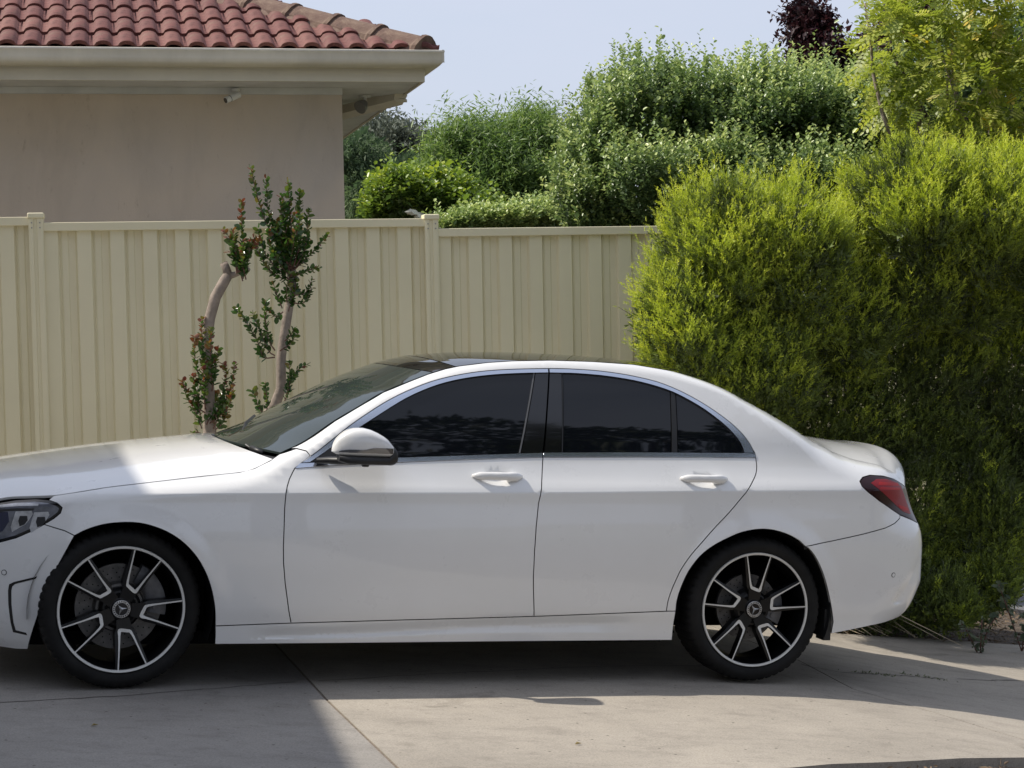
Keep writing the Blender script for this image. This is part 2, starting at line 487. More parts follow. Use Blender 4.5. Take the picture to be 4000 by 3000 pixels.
# subdivide texture scale is object based; soffit, cornice batten, fascia
b = MB()
for lo, hi in (((-WLEN-.48, -.48), (.48, -.001)), ((.001, 0), (.48, WDEP+.48)), ((-WLEN-.48, 0), (-WLEN-.001, WDEP+.48)), ((-WLEN, WDEP+.001), (0, WDEP+.48))):
    v = [tuple(np.array(hp(u, v_, z)) - HL) for z in (ZS, ZS+.012) for (u, v_) in ((lo[0], lo[1]), (hi[0], lo[1]), (hi[0], hi[1]), (lo[0], hi[1]))]
    b.add(v, [(0,3,2,1),(4,5,6,7),(0,1,5,4),(1,2,6,5),(2,3,7,6),(3,0,4,7)])
b.build('soffit', M_SOFFIT, house)
hb('soffit_batten', (-WLEN, -.030, ZS-.045), (.0, -.001, ZS-.001), M_SOFFIT)
hb('fascia', (-WLEN-.50, -.50, ZS-.012), (.50, -.481, ZS+.175), M_FASCIA, bev=.003)
hb('fascia', (.481, -.480, ZS-.012), (.50, WDEP+.5, ZS+.175), M_FASCIA, bev=.003)
hb('fascia_trim', (-WLEN-.50, -.506, ZS+.052), (.506, -.5005, ZS+.062), M_FASCIA)
# gutter: a swept profile with a mitred corner; offsets are outward from the fascia
gp_ = [(.000, .175), (.000, .078), (.055, .078), (.085, .086), (.104, .105), (.112, .130), (.112, .168), (.118, .176), (.116, .186), (.106, .190), (.098, .184), (.104, .168), (.100, .120), (.080, .096), (.010, .088), (.008, .175)]
def gutter_path(o, z):
    e = .501 + o
    return [hp(-WLEN-.62, -e, ZS+z), hp(e, -e, ZS+z), hp(e, WDEP+.6, ZS+z)]
b = MB(); vv = []
for k_ in range(3):
    for o_, z_ in gp_: vv.append(tuple(np.array(gutter_path(o_, z_)[k_]) - HL))
m_ = len(gp_)
b.add(vv, [(k_*m_+i, k_*m_+(i+1) % m_, (k_+1)*m_+(i+1) % m_, (k_+1)*m_+i) for k_ in range(2) for i in range(m_)] + [tuple(range(m_))])
o = b.build('gutter', M_GUTTER, house); smooth_by_angle(o, 38)
b = MB()   # mitre cover strap at the gutter corner
for o_a, o_b, z_a, z_b in ((.110, .1155, .10, .19),):
    e = .501
    b.add([tuple(np.array(hp(e+.1, -e-.1145, ZS+z))-HL) for z in (.105, .19)] + [tuple(np.array(hp(e+.1145, -e-.1145, ZS+z))-HL) for z in (.105, .19)] + [tuple(np.array(hp(e+.1145, -e-.1, ZS+z))-HL) for z in (.105, .19)],
          [(0, 2, 3, 1), (2, 4, 5, 3)])
b.build('gutter_strap', M_GUTTER, house)
# downpipe offset under the eave
b = MB()
path = [hp(.47, .34, ZS+.09), hp(.47, .34, ZS-.005), hp(.455, .355, ZS-.025), hp(.07, .90, ZS-.085), hp(.05, 1.25, ZS-.12), hp(.05, 1.30, ZS-.16), hp(.05, 1.30, -.2)]
b.tube([tuple(np.array(p)-HL) for p in path], .056, 4, sq=(1.1, .9))
o = b.build('downpipe', M_GUTTER, house)
b = MB(); b.tube([tuple(np.array(hp(.47, .34, z))-HL) for z in (ZS-.055, ZS-.038)], .052, 4, sq=(1.1, .9))
b.build('pipe_joint', M_GUTTER, house)

# roof tiles: every tile an object, two rolls each
M_TILE = None
def tile_mat():
    m, nt, b = new_mat('dusky_red_tile')
    oi = nt.nodes.new('ShaderNodeObjectInfo')
    c = ramp(nt, oi.outputs['Random'], [(0, (.130, .050, .046)), (.5, (.165, .066, .058)), (1, (.20, .088, .074))])
    g = ramp(nt, noise(nt, 14, 7, .75), [(.34, (.45, .42, .42)), (.5, (1, 1, 1)), (.72, (1.25, 1.22, 1.2))])
    c1 = mixc(nt, .75, c, g, 'MULTIPLY')
    l = ramp(nt, noise(nt, 3.5, 8, .8, 'Object', (1, 1, 1), 1.), [(.50, (0, 0, 0)), (.70, (1, 1, 1))])
    lf = nt.nodes.new('ShaderNodeMath'); lf.operation = 'MULTIPLY'; lf.inputs[1].default_value = .55; nt.links.new(l, lf.inputs[0])
    c2_ = mixc(nt, lf.outputs[0], c1, (.23, .19, .13))
    nt.links.new(c2_, b.inputs['Base Color']); b.inputs['Roughness'].default_value = .75; b.inputs['Specular IOR Level'].default_value = .3
    bump(nt, b, noise(nt, 60, 6, .7), .35, .004)
    return m
M_TILE = tile_mat()
def hip_mat():
    m, nt, b = new_mat('lichened_hip_tile')
    g = ramp(nt, noise(nt, 7, 9, .75, 'Object', (1, 1, 1), .7), [(.28, (.055, .034, .028)), (.45, (.13, .078, .060)), (.58, (.19, .13, .095)), (.74, (.27, .21, .14))])
    nt.links.new(g, b.inputs['Base Color']); b.inputs['Roughness'].default_value = .9
    bump(nt, b, noise(nt, 30, 8, .75), .8, .008)
    return m
M_HIP = hip_mat()
M_MORTAR = plain('pointing_mortar', (.17, .115, .09), .95, var=.3, vscale=20, bmp=.6, bscale=40, bdist=.01)
PIT = math.radians(22.5)
CP, SP = math.cos(PIT), math.sin(PIT)
EZ = ZS + .185      # roof plane height at the eave edge line
TW, TL_, GA = .300, .420, .325
def tile_geom():
    prof_ = []
    for r in range(2):
        x0 = r * .15
        for t in np.linspace(0, 1, 9):
            prof_.append((x0 + .012 + t * .114, .032 * math.sin(math.pi * t) ** .5))
        prof_.append((x0 + .137, -.003))
    prof_ = [(0, -.002)] + prof_ + [(.302, -.002)]
    v, f = [], []
    nn = len(prof_)
    for (yy, lift) in ((0, .026), (0, .026), (TL_, 0.0)):
        pass
    # rows: front bottom edge, front top, back top
    for x, h in prof_: v.append((x, 0.006, h + .000))
    for x, h in prof_: v.append((x, 0, h + .026))
    for x, h in prof_: v.append((x, .010, h + .030))
    for x, h in prof_: v.append((x, TL_, h + .004))
    for r in range(3):
        for i in range(nn-1): f.append((r*nn+i, r*nn+i+1, (r+1)*nn+i+1, (r+1)*nn+i))
    # groove line between the rolls of the neighbouring tile: side lip
    b0 = len(v)
    v += [(.302, 0, .0), (.302, TL_, -.02)]
    f.append((nn+nn-1, b0, b0+1, 4*nn-1))
    return v, f
tv, tf = tile_geom()
tme = bpy.data.meshes.new('roof_tile'); tme.from_pydata(tv, [], tf); tme.materials.append(M_TILE)
tme.polygons.foreach_set('use_smooth', np.ones(len(tf), bool))
import bmesh
bm_ = bmesh.new(); bm_.from_mesh(tme)
for e_ in bm_.edges:
    if len(e_.link_faces) == 2 and e_.calc_face_angle(0) > math.radians(48): e_.smooth = False
bm_.to_mesh(tme); bm_.free()
EO = .545           # eave line of tiles, outward from the wall
def tile_frame(u, run):
    """matrix of a tile at u along the eave, 'run' up the slope"""
    p = np.array(hp(u, -EO + run*CP, EZ + run*SP)) - HL
    X, Y = HU, HV*CP + np.array((0, 0, SP)); Z = np.cross(X, Y)
    return Matrix(((X[0], Y[0], Z[0], p[0]), (X[1], Y[1], Z[1], p[1]), (X[2], Y[2], Z[2], p[2]), (0, 0, 0, 1)))
cnt = 0
for row in range(9):
    run = row * GA
    umax = EO - run*CP - .02
    stag = .0
    for k_ in range(27):
        u = umax - .06 - TW*(k_+1) + ((row * .11) % .15) 
        u = (math.floor((u) / .30)) * .30 + .12
        u = .12 + .30 * (math.floor((umax-.12)/.30) - k_) - .30 + .15 * (row % 2)
        if u < -7.4 or cnt > 290: break
        if u + TW > umax + .10: continue
        o = bpy.data.objects.new('roof_tile', tme); C.objects.link(o); o.parent = house
        o.matrix_local = tile_frame(u, run) @ Matrix.Rotation(rng.normal(0, .006), 4, 'Z') @ Matrix.Translation((0, rng.normal(0, .003), rng.normal(0, .0015)))
        cnt += 1
# cut tiles that close each course against the hip
def cut_tile(row):
    run = row * GA; umax = EO - run*CP - .02
    u0 = .12 + .30 * (math.floor((umax-.12)/.30) - 0) - .30 + .15*(row % 2)
    while u0 + TW > umax + .10: u0 -= .30
    u0 += TW
    v, f = [], []
    nx = 12
    for j, y in enumerate((0.002, 0, .012, GA*.5, GA+.02)):
        for i in range(nx+1):
            x = (umax + .07 - y*CP - u0) * i / nx
            x = max(x, 0.)
            ph = (x % .15 - .012) / .114
            h = .032 * math.sin(math.pi*min(max(ph, 0), 1)) ** .5 if 0 < ph < 1 else -.002
            v.append((x, y, h + (.0, .030, .035, .018, .004)[j]))
    f = [(j*(nx+1)+i, j*(nx+1)+i+1, (j+1)*(nx+1)+i+1, (j+1)*(nx+1)+i) for j in range(4) for i in range(nx)]
    o = mesh('cut_roof_tile', v, f, M_TILE, house, smooth=True)
    o.matrix_local = tile_frame(u0, run)
for row in range(9): cut_tile(row)
# roof deck under the tiles: the four slopes of the hip
def hl(p): return tuple(np.array(p) - HL)
E_ = EO - .01
half = (WDEP + 2*E_) / 2
rz = EZ - .012 + half * math.tan(PIT)
dk = [hl(hp(-WLEN-E_, -E_, EZ-.012)), hl(hp(E_, -E_, EZ-.012)), hl(hp(E_, WDEP+E_, EZ-.012)), hl(hp(-WLEN-E_, WDEP+E_, EZ-.012)), hl(hp(-WLEN-E_+half, -E_+half, rz)), hl(hp(E_-half, -E_+half, rz))]
mesh('roof', dk, [(0, 1, 5, 4), (1, 2, 5), (2, 3, 4, 5), (3, 0, 4)], M_TILE, house)
# hip cappings and their bed of mortar
def hip_pt(t, dz=0.): return np.array(hp(EO - t, -EO + t, EZ + t*math.tan(PIT) + dz)) - HL
hdir = hip_pt(1) - hip_pt(0); hdir /= np.linalg.norm(hdir)
hs = np.cross(hdir, (0, 0, 1)); hs /= np.linalg.norm(hs); hn = np.cross(hs, hdir)
def hip_cap_geom(L=.46):
    sec = [(-.135, -.070), (-.122, -.020), (-.080, .022), (-.035, .050), (0, .056), (.035, .050), (.080, .022), (.122, -.020), (.135, -.070)]
    v, f = [], []
    for y, k in ((0, .86), (0, 1.06), (.03, 1.08), (.05, 1.0), (L, .93)):
        for x, z in sec: v.append((x*k, y, z*k + (.012 if k > 1 else 0)))
    nn = len(sec)
    f = [(j*nn+i, j*nn+i+1, (j+1)*nn+i+1, (j+1)*nn+i) for j in range(4) for i in range(nn-1)]
    f.append(tuple(range(nn))[::-1])
    return v, f
cv, cf = hip_cap_geom()
cme = bpy.data.meshes.new('hip_tile'); cme.from_pydata(cv, [], cf); cme.materials.append(M_HIP)
for k_ in range(9):
    p = hip_pt(0) + hdir * (.05 + k_*.385) + hn * .030
    M_ = Matrix(((hs[0], hdir[0], hn[0], p[0]), (hs[1], hdir[1], hn[1], p[1]), (hs[2], hdir[2], hn[2], p[2]), (0, 0, 0, 1)))
    o = bpy.data.objects.new('hip_tile', cme); C.objects.link(o); o.parent = house
    o.matrix_local = M_ @ Matrix.Rotation(rng.normal(0, .015), 4, 'Z') @ Matrix.Rotation(rng.normal(0, .012), 4, 'X')
v, f = [], []
for i, t in enumerate(np.arange(.08, 3.4, .05)):
    p = hip_pt(0) + hdir * t
    for s, d in ((-1, .17), (-1, .12), (0, 0), (1, .12), (1, .17)):
        q = p + hs*s*(d + rng.normal(0, .006)) + hn*(.035 if d == .12 else (.06 if d == 0 else -.03))
        if s: q = q - np.array((0, 0, .05*(d/.17)))
        v.append(q)
nr = len(v)//5
f = [(r*5+i, r*5+i+1, (r+1)*5+i+1, (r+1)*5+i) for r in range(nr-1) for i in range(4)] + [(0, 1, 2, 3, 4)]
mesh('mortar_bed', v, f, M_MORTAR, house, smooth=True)

# security camera on the wall under the eave
M_CAMW = plain('white_plastic', (.72, .73, .73), .35, var=.05, vscale=20)
M_BLACK = plain('black_plastic', (.012, .012, .013), .4)
M_LENS = plain('dark_glass', (.01, .01, .012), .08, coat=1)
sc_ = empty('security_camera', hp(-.735, -.06, ZS-.05), label='white bullet security camera under the eave of the house', cat='security camera')
S0 = np.array(sc_.location); sc_.scale = (.78, .78, .78)
def sp(u, v_, z): return tuple(HU*u + HV*v_ + np.array((0, 0, z)))
b = MB(); b.tube([sp(0, 0, .048), sp(0, 0, .030)], .035, 14); b.tube([sp(0, 0, .03), sp(0, -.01, -.012), sp(-.03, -.03, -.022)], .011, 8)
b.build('bracket', M_CAMW, sc_, smooth=False)
ax0, ax1 = np.array(sp(.03, -.03, -.005)), np.array(sp(-.095, -.09, -.062))
b = MB(); b.tube([ax0, ax0*.1+ax1*.9, ax1], [.027, .029, .029], 16); o = b.build('body', M_CAMW, sc_); smooth_by_angle(o)
b = MB(); dd = (ax1-ax0)/np.linalg.norm(ax1-ax0)
b.tube([ax0+dd*.02+np.array((0,0,.004)), ax1+dd*.012+np.array((0,0,.005))], .032, 12); 
b2 = MB(); b2.tube([ax1, ax1+dd*.004], .024, 16); b2.build('lens', M_LENS, sc_)
b = MB(); b.tube([ax1-dd*.05, ax1-dd*.046], .0305, 14); b.build('seam_ring', M_BLACK, sc_)
# small flood lamp under the corner soffit
fl = empty('eave_lamp', hp(.22, .42, ZS-.002), label='small round flood lamp fixed under the corner of the eave', cat='lamp')
b = MB(); b.tube([(0,0,0), (0,0,-.012)], .045, 14); b.tube([(0,0,-.01), (0,0,-.05)], .012, 8); o = b.build('base', M_SOFFIT, fl)
b = MB(); b.tube([(.0,0,-.05), (-.02,-.03,-.075), (-.035,-.05,-.09)], [.022, .045, .050], 14); o = b.build('lamp_head', plain('grey_lamp_metal', (.20, .20, .20), .4, .4), fl); smooth_by_angle(o, 50)

# ================================================================== THE TWO STOREY HOUSE BESIDE THE DRIVE (its eave shades the bonnet)
M_NB = plain('cream_render', (.42, .40, .36), .9, var=.08, vscale=1.2, bmp=.3, bscale=40, bdist=.004)
M_GAR = plain('garage_door_paint', (.55, .54, .50), .5)
M_ROOF2 = plain('grey_roof_tile', (.14, .10, .095), .85, var=.25, vscale=6)
M_WINF = plain('white_window_frame', (.7, .7, .69), .4)
M_PANE = plain('house_window_glass', (.02, .024, .028), .05, coat=1)
nb = empty('house', tuple(float(t) for t in c2(-4.2, -3)), label='cream two storey house with a garage at the head of the drive', cat='house')
NBL = np.array(nb.location)
def nbx(name, lo, hi, mat, bev=0, parent=None):
    b = MB()
    v = [tuple(O + x*np.array((U[0], U[1], 0))/math.hypot(U[0], U[1])*.9976 + y*V + np.array((0, 0, z)) - NBL) for z in (lo[2], hi[2]) for (x, y) in ((lo[0], lo[1]), (hi[0], lo[1]), (hi[0], hi[1]), (lo[0], hi[1]))]
    b.add(v, [(0,3,2,1),(4,5,6,7),(0,1,5,4),(1,2,6,5),(2,3,7,6),(3,0,4,7)])
    return b.build(name, mat, parent or nb)
# the eave line that casts the shadow: x' = x + .85 z on the ground = .783 + .0837 (y' + 1.1)
EH = 4.9
def edge_x(y): return .783 + .0837*((y - .29*EH) + 1.1) - .85*EH
wx = edge_x(-3) - .5
nbx('wall', (wx-8, -9, -.6), (wx, .55, EH-.15), M_NB)
nbx('garage_door', (wx+.001, -1.9, .0), (wx+.03, .35, 2.3), M_GAR)
wf = nbx('window', (wx+.001, -5.6, 1.0), (wx+.05, -3.6, 2.3), M_WINF)
nbx('pane', (wx+.051, -5.5, 1.1), (wx+.056, -3.7, 2.2), M_PANE, parent=wf)
wf = nbx('window', (wx+.001, -2.2, 3.3), (wx+.05, -.6, 4.2), M_WINF)
nbx('pane', (wx+.051, -2.1, 3.4), (wx+.056, -.7, 4.1), M_PANE, parent=wf)
def nbp(x, y, z): return tuple(car2w(x, y, z) - NBL)
ye0, ye1 = -9.5, 1.15
v = [nbp(edge_x(ye0), ye0, EH), nbp(edge_x(ye1), ye1, EH), nbp(edge_x(ye1)-9, ye1, EH), nbp(edge_x(ye0)-9, ye0, EH)]
r0, r1 = nbp(edge_x(ye0)-4.5, ye0+4.2, EH+1.9), nbp(edge_x(ye1)-4.5, ye1-4.2, EH+1.9)
v2 = [tuple(np.array(p) - (0, 0, .16)) for p in v]
mesh('roof', v + v2 + [r0, r1], [(0, 1, 9, 8), (1, 2, 9), (2, 3, 8, 9), (3, 0, 8), (4, 7, 6, 5), (0, 4, 5, 1), (1, 5, 6, 2), (2, 6, 7, 3), (3, 7, 4, 0)], M_ROOF2, nb)
def sm(t):
    t=np.clip(t,0,1);return t*t*(3-2*t)
def pchip(xs,ys):
    xs=np.array(xs,float);ys=np.array(ys,float);h=np.diff(xs);dl=np.diff(ys)/h
    m=np.zeros_like(ys);m[0]=dl[0];m[-1]=dl[-1]
    for i in range(1,len(xs)-1):
        if dl[i-1]*dl[i]>0:
            w1=2*h[i]+h[i-1];w2=h[i]+2*h[i-1];m[i]=(w1+w2)/(w1/dl[i-1]+w2/dl[i])
    def f(x):
        x=np.asarray(x,float);xx=np.clip(x,xs[0],xs[-1]);i=np.clip(np.searchsorted(xs,xx)-1,0,len(xs)-2)
        t=(xx-xs[i])/h[i];t2=t*t;t3=t2*t
        return (2*t3-3*t2+1)*ys[i]+(t3-2*t2+t)*h[i]*m[i]+(-2*t3+3*t2)*ys[i+1]+(t3-t2)*h[i]*m[i+1]
    return f
def catmull(P,n=24):
    P=np.array(P,float);Q=np.vstack([2*P[0]-P[1],P,2*P[-1]-P[-2]]);out=[]
    for i in range(1,len(Q)-2):
        a,b,c,d=Q[i-1],Q[i],Q[i+1],Q[i+2]
        t=np.linspace(0,1,n,endpoint=False)[:,None]
        out.append(.5*((2*b)+(c-a)*t+(2*a-5*b+4*c-d)*t*t+(3*b-a-3*c+d)*t**3))
    out.append(P[-1:]);return np.vstack(out)
# plan outline of the car at its widest, nose centre -> tail centre (near side, y<0)
PLAN=catmull([(-.80,0),(-.785,-.25),(-.745,-.48),(-.68,-.64),(-.58,-.755),(-.42,-.835),(-.2,-.885),(.1,-.903),(.6,-.905),(1.2,-.905),(1.8,-.905),(2.4,-.905),(2.84,-.903),(3.15,-.893),(3.42,-.868),(3.62,-.82),(3.745,-.74),(3.82,-.60),(3.862,-.42),(3.88,-.22),(3.886,0)])
_l=np.r_[0,np.cumsum(np.linalg.norm(np.diff(PLAN,axis=0),axis=1))]
_l0=np.interp(1.4,PLAN[:,0],_l);PS=_l-_l0+1.4
SMIN,SMAX=PS[0],PS[-1]
def plan(s):
    return np.interp(s,PS,PLAN[:,0]),np.interp(s,PS,PLAN[:,1])
def plann(s):
    e=.02
    x1,y1=plan(s+e);x0,y0=plan(s-e);tx,ty=x1-x0,y1-y0;l=np.hypot(tx,ty)+1e-9
    return ty/l,-tx/l      # outward normal (towards -y on the side)
# crease height and top edge of the side skin along s
ZC=pchip([-1.6,-.4,.2,1.0,1.8,2.6,3.2,3.6,4.6],[.78,.80,.815,.833,.85,.872,.885,.89,.89])
ZT=pchip([-1.6,-.62,-.5,-.2,.1,.33,.46,.55,.62,.66,.73,.79,.89,1.0,1.11,1.23,1.32,1.466,1.72,1.9,2.16,2.39,2.62,2.755,2.84,2.98,3.1,3.18,3.26,3.33,3.42,3.5,3.58,3.66,3.75,4.6],
         [.70,.775,.79,.83,.862,.885,.905,.93,.965,.988,1.02,1.055,1.125,1.19,1.255,1.305,1.341,1.383,1.416,1.426,1.428,1.416,1.37,1.326,1.287,1.223,1.165,1.12,1.083,1.05,1.022,1.007,.995,.975,.965,.965])
DT=pchip([-1.6,-.6,-.2,.1,.33,.62,.8,1.0,1.2,1.4,2.5,2.75,3.1,3.26,3.4,3.6,3.75,4.6],
         [.10,.13,.135,.14,.15,.18,.22,.26,.30,.335,.340,.335,.32,.29,.22,.165,.13,.13])
RT=pchip([-1.6,0,.45,.65,.8,1.4,2.6,2.9,3.2,3.4,3.7,4.6],[.06,.07,.07,.06,.045,.04,.04,.07,.13,.12,.08,.06])
BL=pchip([.14,.19,.27,.33,.42,.55,.62,.70,.76,.80,.84],[.060,.048,.034,.020,.010,.001,0,.0035,.0085,.0115,.0125])
BU=pchip([0,.02,.06,.13,.25,.35,.45,.53,.62],[.0125,.0235,.050,.088,.138,.186,.238,.284,.335])
TL=pchip([.2,.25,.30,.38,.46,.60,.68,.74,.78,.90,.97,1.05],[.17,.11,.06,.022,0,0,.010,.035,.055,.095,.12,.13])
NS=pchip([.15,.2,.3,.5,.6,.7,.8,.87],[.10,.06,.02,0,.008,.035,.08,.13])
def inset(s,z):
    s=np.asarray(s,float);z=np.asarray(z,float)
    zc=ZC(s)
    zl=np.where(z<.6,z,.6+(z-.6)*(.24/(zc-.6)))
    lo=BL(np.minimum(zl,.84));up=BU(np.maximum(z-zc,0))
    base=np.where(z<=zc,lo,up)
    zt=ZT(s);q=np.maximum(zt-z,0);R=RT(s)
    bt=BU(np.maximum(zt-zc,0))
    k=np.clip(1-q/R,0,1)
    roll=np.maximum(DT(s)-bt,0)*(1-np.sqrt(np.maximum(1-k*k,0)))
    # arch lips
    fl=0
    for cx in (0.,2.84):
        r=np.hypot(s-cx,z-.332);fl=fl+.009*(1-sm((r-.375)/.075))*sm((z-.3)/.2)*sm((s+.34)/.12)
    b=sm((s-3.42)/.36);n=sm((-.12-s)/.45)
    d=(base-fl)*(1-b)*(1-n)+TL(z)*b+NS(z)*n
    return d+roll*(1-.55*b)*(1-.3*n)
def surf(s,z,off=0.):
    x,y=plan(s);nx,ny=plann(s);d=inset(s,z)-off
    return np.stack([x-nx*d,y-ny*d,np.broadcast_to(z,np.shape(x)).astype(float)],-1)
def surfn(s,z):
    e=.004
    zt=ZT(s)
    z1=np.minimum(z+e,zt-1e-4);z0=np.minimum(z-e,zt-2*e)
    a=surf(s+e,z)-surf(s-e,z);b=surf(s,z1)-surf(s,z0)
    n=np.cross(a,b);n/=np.linalg.norm(n,axis=-1,keepdims=True)+1e-12
    return n
# ================================================================== THE CAR
def paint_mat():
    m, nt, b = new_mat('white_pearl_paint')
    c = ramp(nt, noise(nt, 2.2, 7, .65), [(.3, (.735, .735, .725)), (.65, (.765, .765, .76))])
    nt.links.new(c, b.inputs['Base Color'])
    b.inputs['Roughness'].default_value = .28; b.inputs['Specular IOR Level'].default_value = .5
    b.inputs['Coat Weight'].default_value = 1.0; b.inputs['Coat Roughness'].default_value = .02
    r = nt.nodes.new('ShaderNodeMapRange'); r.inputs['To Min'].default_value = .22; r.inputs['To Max'].default_value = .36
    nt.links.new(noise(nt, 6, 6, .7), r.inputs['Value']); nt.links.new(r.outputs['Result'], b.inputs['Roughness'])
    bump(nt, b, noise(nt, 4.5, 2, .5), .015, .006)
    return m
M_PAINT = paint_mat()
def glass_mat(name, col, spec=.5):
    m, nt, b = new_mat(name)
    b.inputs['Base Color'].default_value = (*col, 1); b.inputs['Roughness'].default_value = .025
    b.inputs['IOR'].default_value = 1.5; b.inputs['Specular IOR Level'].default_value = spec
    bump(nt, b, noise(nt, 2.0, 2, .5), .010, .004)
    return m
M_TINT = glass_mat('tinted_side_glass', (.0045, .0055, .008), .45)
M_WS = glass_mat('windscreen_glass', (.030, .040, .036))
M_ROOFG = glass_mat('black_roof_glass', (.008, .008, .009))
M_CHROME = plain('satin_chrome', (.62, .66, .74), .16, 1.0)
M_RUB = plain('black_rubber_seal', (.008, .008, .008), .6)
M_GBLK = plain('gloss_black_trim', (.006, .006, .007), .10, coat=.5)
M_SBLK = plain('satin_black_trim', (.012, .012, .013), .45)
M_HULL = plain('dark_cavity', (.004, .004, .004), .9, spec=.1)

CARM = Matrix(((U[0], V[0], N[0], O[0]), (U[1], V[1], N[1], O[1]), (U[2], V[2], N[2], O[2]), (0, 0, 0, 1)))
car = empty('parked_car', mat=CARM, label='white four door saloon with tinted windows parked on the concrete drive', cat='car')

HANDLES = [(1.587, .908), (2.557, .918)]
_inset0 = inset
def inset(s, z):
    d = _inset0(s, z)
    for hx, hz in HANDLES:       # scooped dish behind each door handle
        r2 = ((np.asarray(s)-hx-.0)/.088)**2 + ((np.asarray(z)-hz+.006)/.036)**2
        d = d + .016*np.maximum(1-r2, 0)**1.5
    # hollow at the rear corner of the bumper
    a = np.clip(1-np.abs((np.asarray(s)-(3.665+.62*(np.asarray(z)-.43)))/.075), 0, 1)*sm((np.asarray(z)-.335)/.03)*np.clip((.60-np.asarray(z))/.2, 0, 1)
    d = d + .011*sm(a)*sm((np.asarray(s)-3.55)/.05)
    # long scoop in the sill skirt
    zz = np.asarray(z); ss = np.asarray(s)
    top = .212 + .054*sm((ss-.5)/1.5) ; bot = .206+.022*sm((ss-.5)/1.2)
    w_ = sm((ss-.5)/.15)*sm((2.34-ss)/.3)
    d = d + w_*.011*np.clip((zz-bot)/np.maximum(top-bot, .004), 0, 1)*(1-sm((zz-top)/.05))*(zz < .33)
    return d

def seg_dense(P, st=.022, closed=True):
    out_ = []
    n = len(P)
    for i in range(n if closed else n-1):
        a, b = np.array(P[i], float), np.array(P[(i+1) % n], float)
        m = max(1, int(np.linalg.norm(b-a)/st))
        out_ += [a + (b-a)*j/m for j in range(m)]
    if not closed: out_.append(np.array(P[-1], float))
    return np.array(out_)

def shrink(P, g):
    n = len(P); area = .5*sum(P[i][0]*P[(i+1) % n][1]-P[(i+1) % n][0]*P[i][1] for i in range(n))
    sgn = 1 if area > 0 else -1
    Q = []
    for i in range(n):
        t1 = P[i]-P[i-1]; t2 = P[(i+1) % n]-P[i]
        t1 = t1/(np.linalg.norm(t1)+1e-9); t2 = t2/(np.linalg.norm(t2)+1e-9)
        n1 = np.array([-t1[1], t1[0]])*sgn; n2 = np.array([-t2[1], t2[0]])*sgn
        b = n1+n2; l = np.linalg.norm(b)
        Q.append(P[i] + (b/l*g*min(2/l, 1.6) if l > .2 else n1*g))
    return np.array(Q)

def smooth_line(P, n=6):
    return [tuple(p) for p in catmull(P, n)]

def panel(name, poly, mat, parent=None, off=0., gap=.0022, grid=.032, flange=.018, side=-1, extra=None, **k):
    P = seg_dense(poly)
    P[:, 1] = np.minimum(P[:, 1], ZT(P[:, 0]) - 2e-4)
    if gap: P = shrink(P, gap); P[:, 1] = np.minimum(P[:, 1], ZT(P[:, 0]) - 2e-4)
    nb_ = len(P); lo, hi = P.min(0), P.max(0)
    xs = np.arange(lo[0]+grid*.5, hi[0], grid)
    zs = np.arange(lo[1]+grid*.5, hi[1], grid)
    G = [(x, z) for x in xs for z in zs if z < ZT(x)-.05]
    for x in xs:
        zt = float(ZT(x)); zc = float(ZC(x))
        G += [(x, zt-q) for q in (.0008, .003, .007, .013, .021, .032, .045)]
        G += [(x, zc+q) for q in (-.045, -.03, -.014, -.004, .004, .012, .024)]
    if extra is not None: G += extra
    G = [g for g in G if lo[0] < g[0] < hi[0] and lo[1] < g[1] < hi[1]]
    # keep clear of the outline so the triangles stay well shaped
    GA_ = np.array(G)
    if len(GA_):
        keep = np.ones(len(GA_), bool)
        for q in P: keep &= ((GA_-q)**2).sum(1) > .0045**2
        GA_ = GA_[keep]
    pts = [Vector(p) for p in P] + [Vector(p) for p in GA_]
    vv, _, ff, *_ = delaunay_2d_cdt(pts, [(i, (i+1) % nb_) for i in range(nb_)], [list(range(nb_))], 1, 1e-6)
    sz = np.array([(p.x, p.y) for p in vv]); sz[:, 1] = np.minimum(sz[:, 1], ZT(sz[:, 0])-1e-4)
    X = surf(sz[:, 0], sz[:, 1], off); Nn = surfn(sz[:, 0], sz[:, 1])
    Nn[Nn[:, 1] > .2] *= -1
    # flange
    A = surf(P[:, 0], P[:, 1], off); An = surfn(P[:, 0], P[:, 1])
    nv = len(X); V_ = [*X]; N_ = [*Nn]; F_ = [tuple(f) for f in ff]
    if flange:
        T = np.roll(A, -1, 0) - np.roll(A, 1, 0); T /= np.linalg.norm(T, axis=1, keepdims=True)+1e-9
        B = A - An*flange
        for i in range(nb_):
            o_ = np.cross(T[i], An[i]); V_ += [A[i], B[i]]; N_ += [o_*.5+An[i]*.5, o_]
        for i in range(nb_):
            j = (i+1) % nb_
            F_.append((nv+2*i, nv+2*j, nv+2*j+1, nv+2*i+1))
    V_ = np.array(V_); N_ = np.array(N_); N_ /= np.linalg.norm(N_, axis=1, keepdims=True)+1e-9
    # orient faces to the normals
    F2 = []
    for f in F_:
        a, b, c = V_[f[0]], V_[f[1]], V_[f[2]]
        if np.dot(np.cross(b-a, c-a), N_[f[0]]+N_[f[1]]+N_[f[2]]) < 0: f = f[::-1]
        F2.append(f)
    if side > 0:
        V_[:, 1] *= -1; N_[:, 1] *= -1; F2 = [f[::-1] for f in F2]
    return mesh(name, V_, F2, mat, parent or car, normals=N_, **k)

def both(name, poly, mat, parent=None, **k):
    o = panel(name, poly, mat, parent, side=-1, **k)
    panel(name, poly, mat, parent, side=1, **k)
    return o

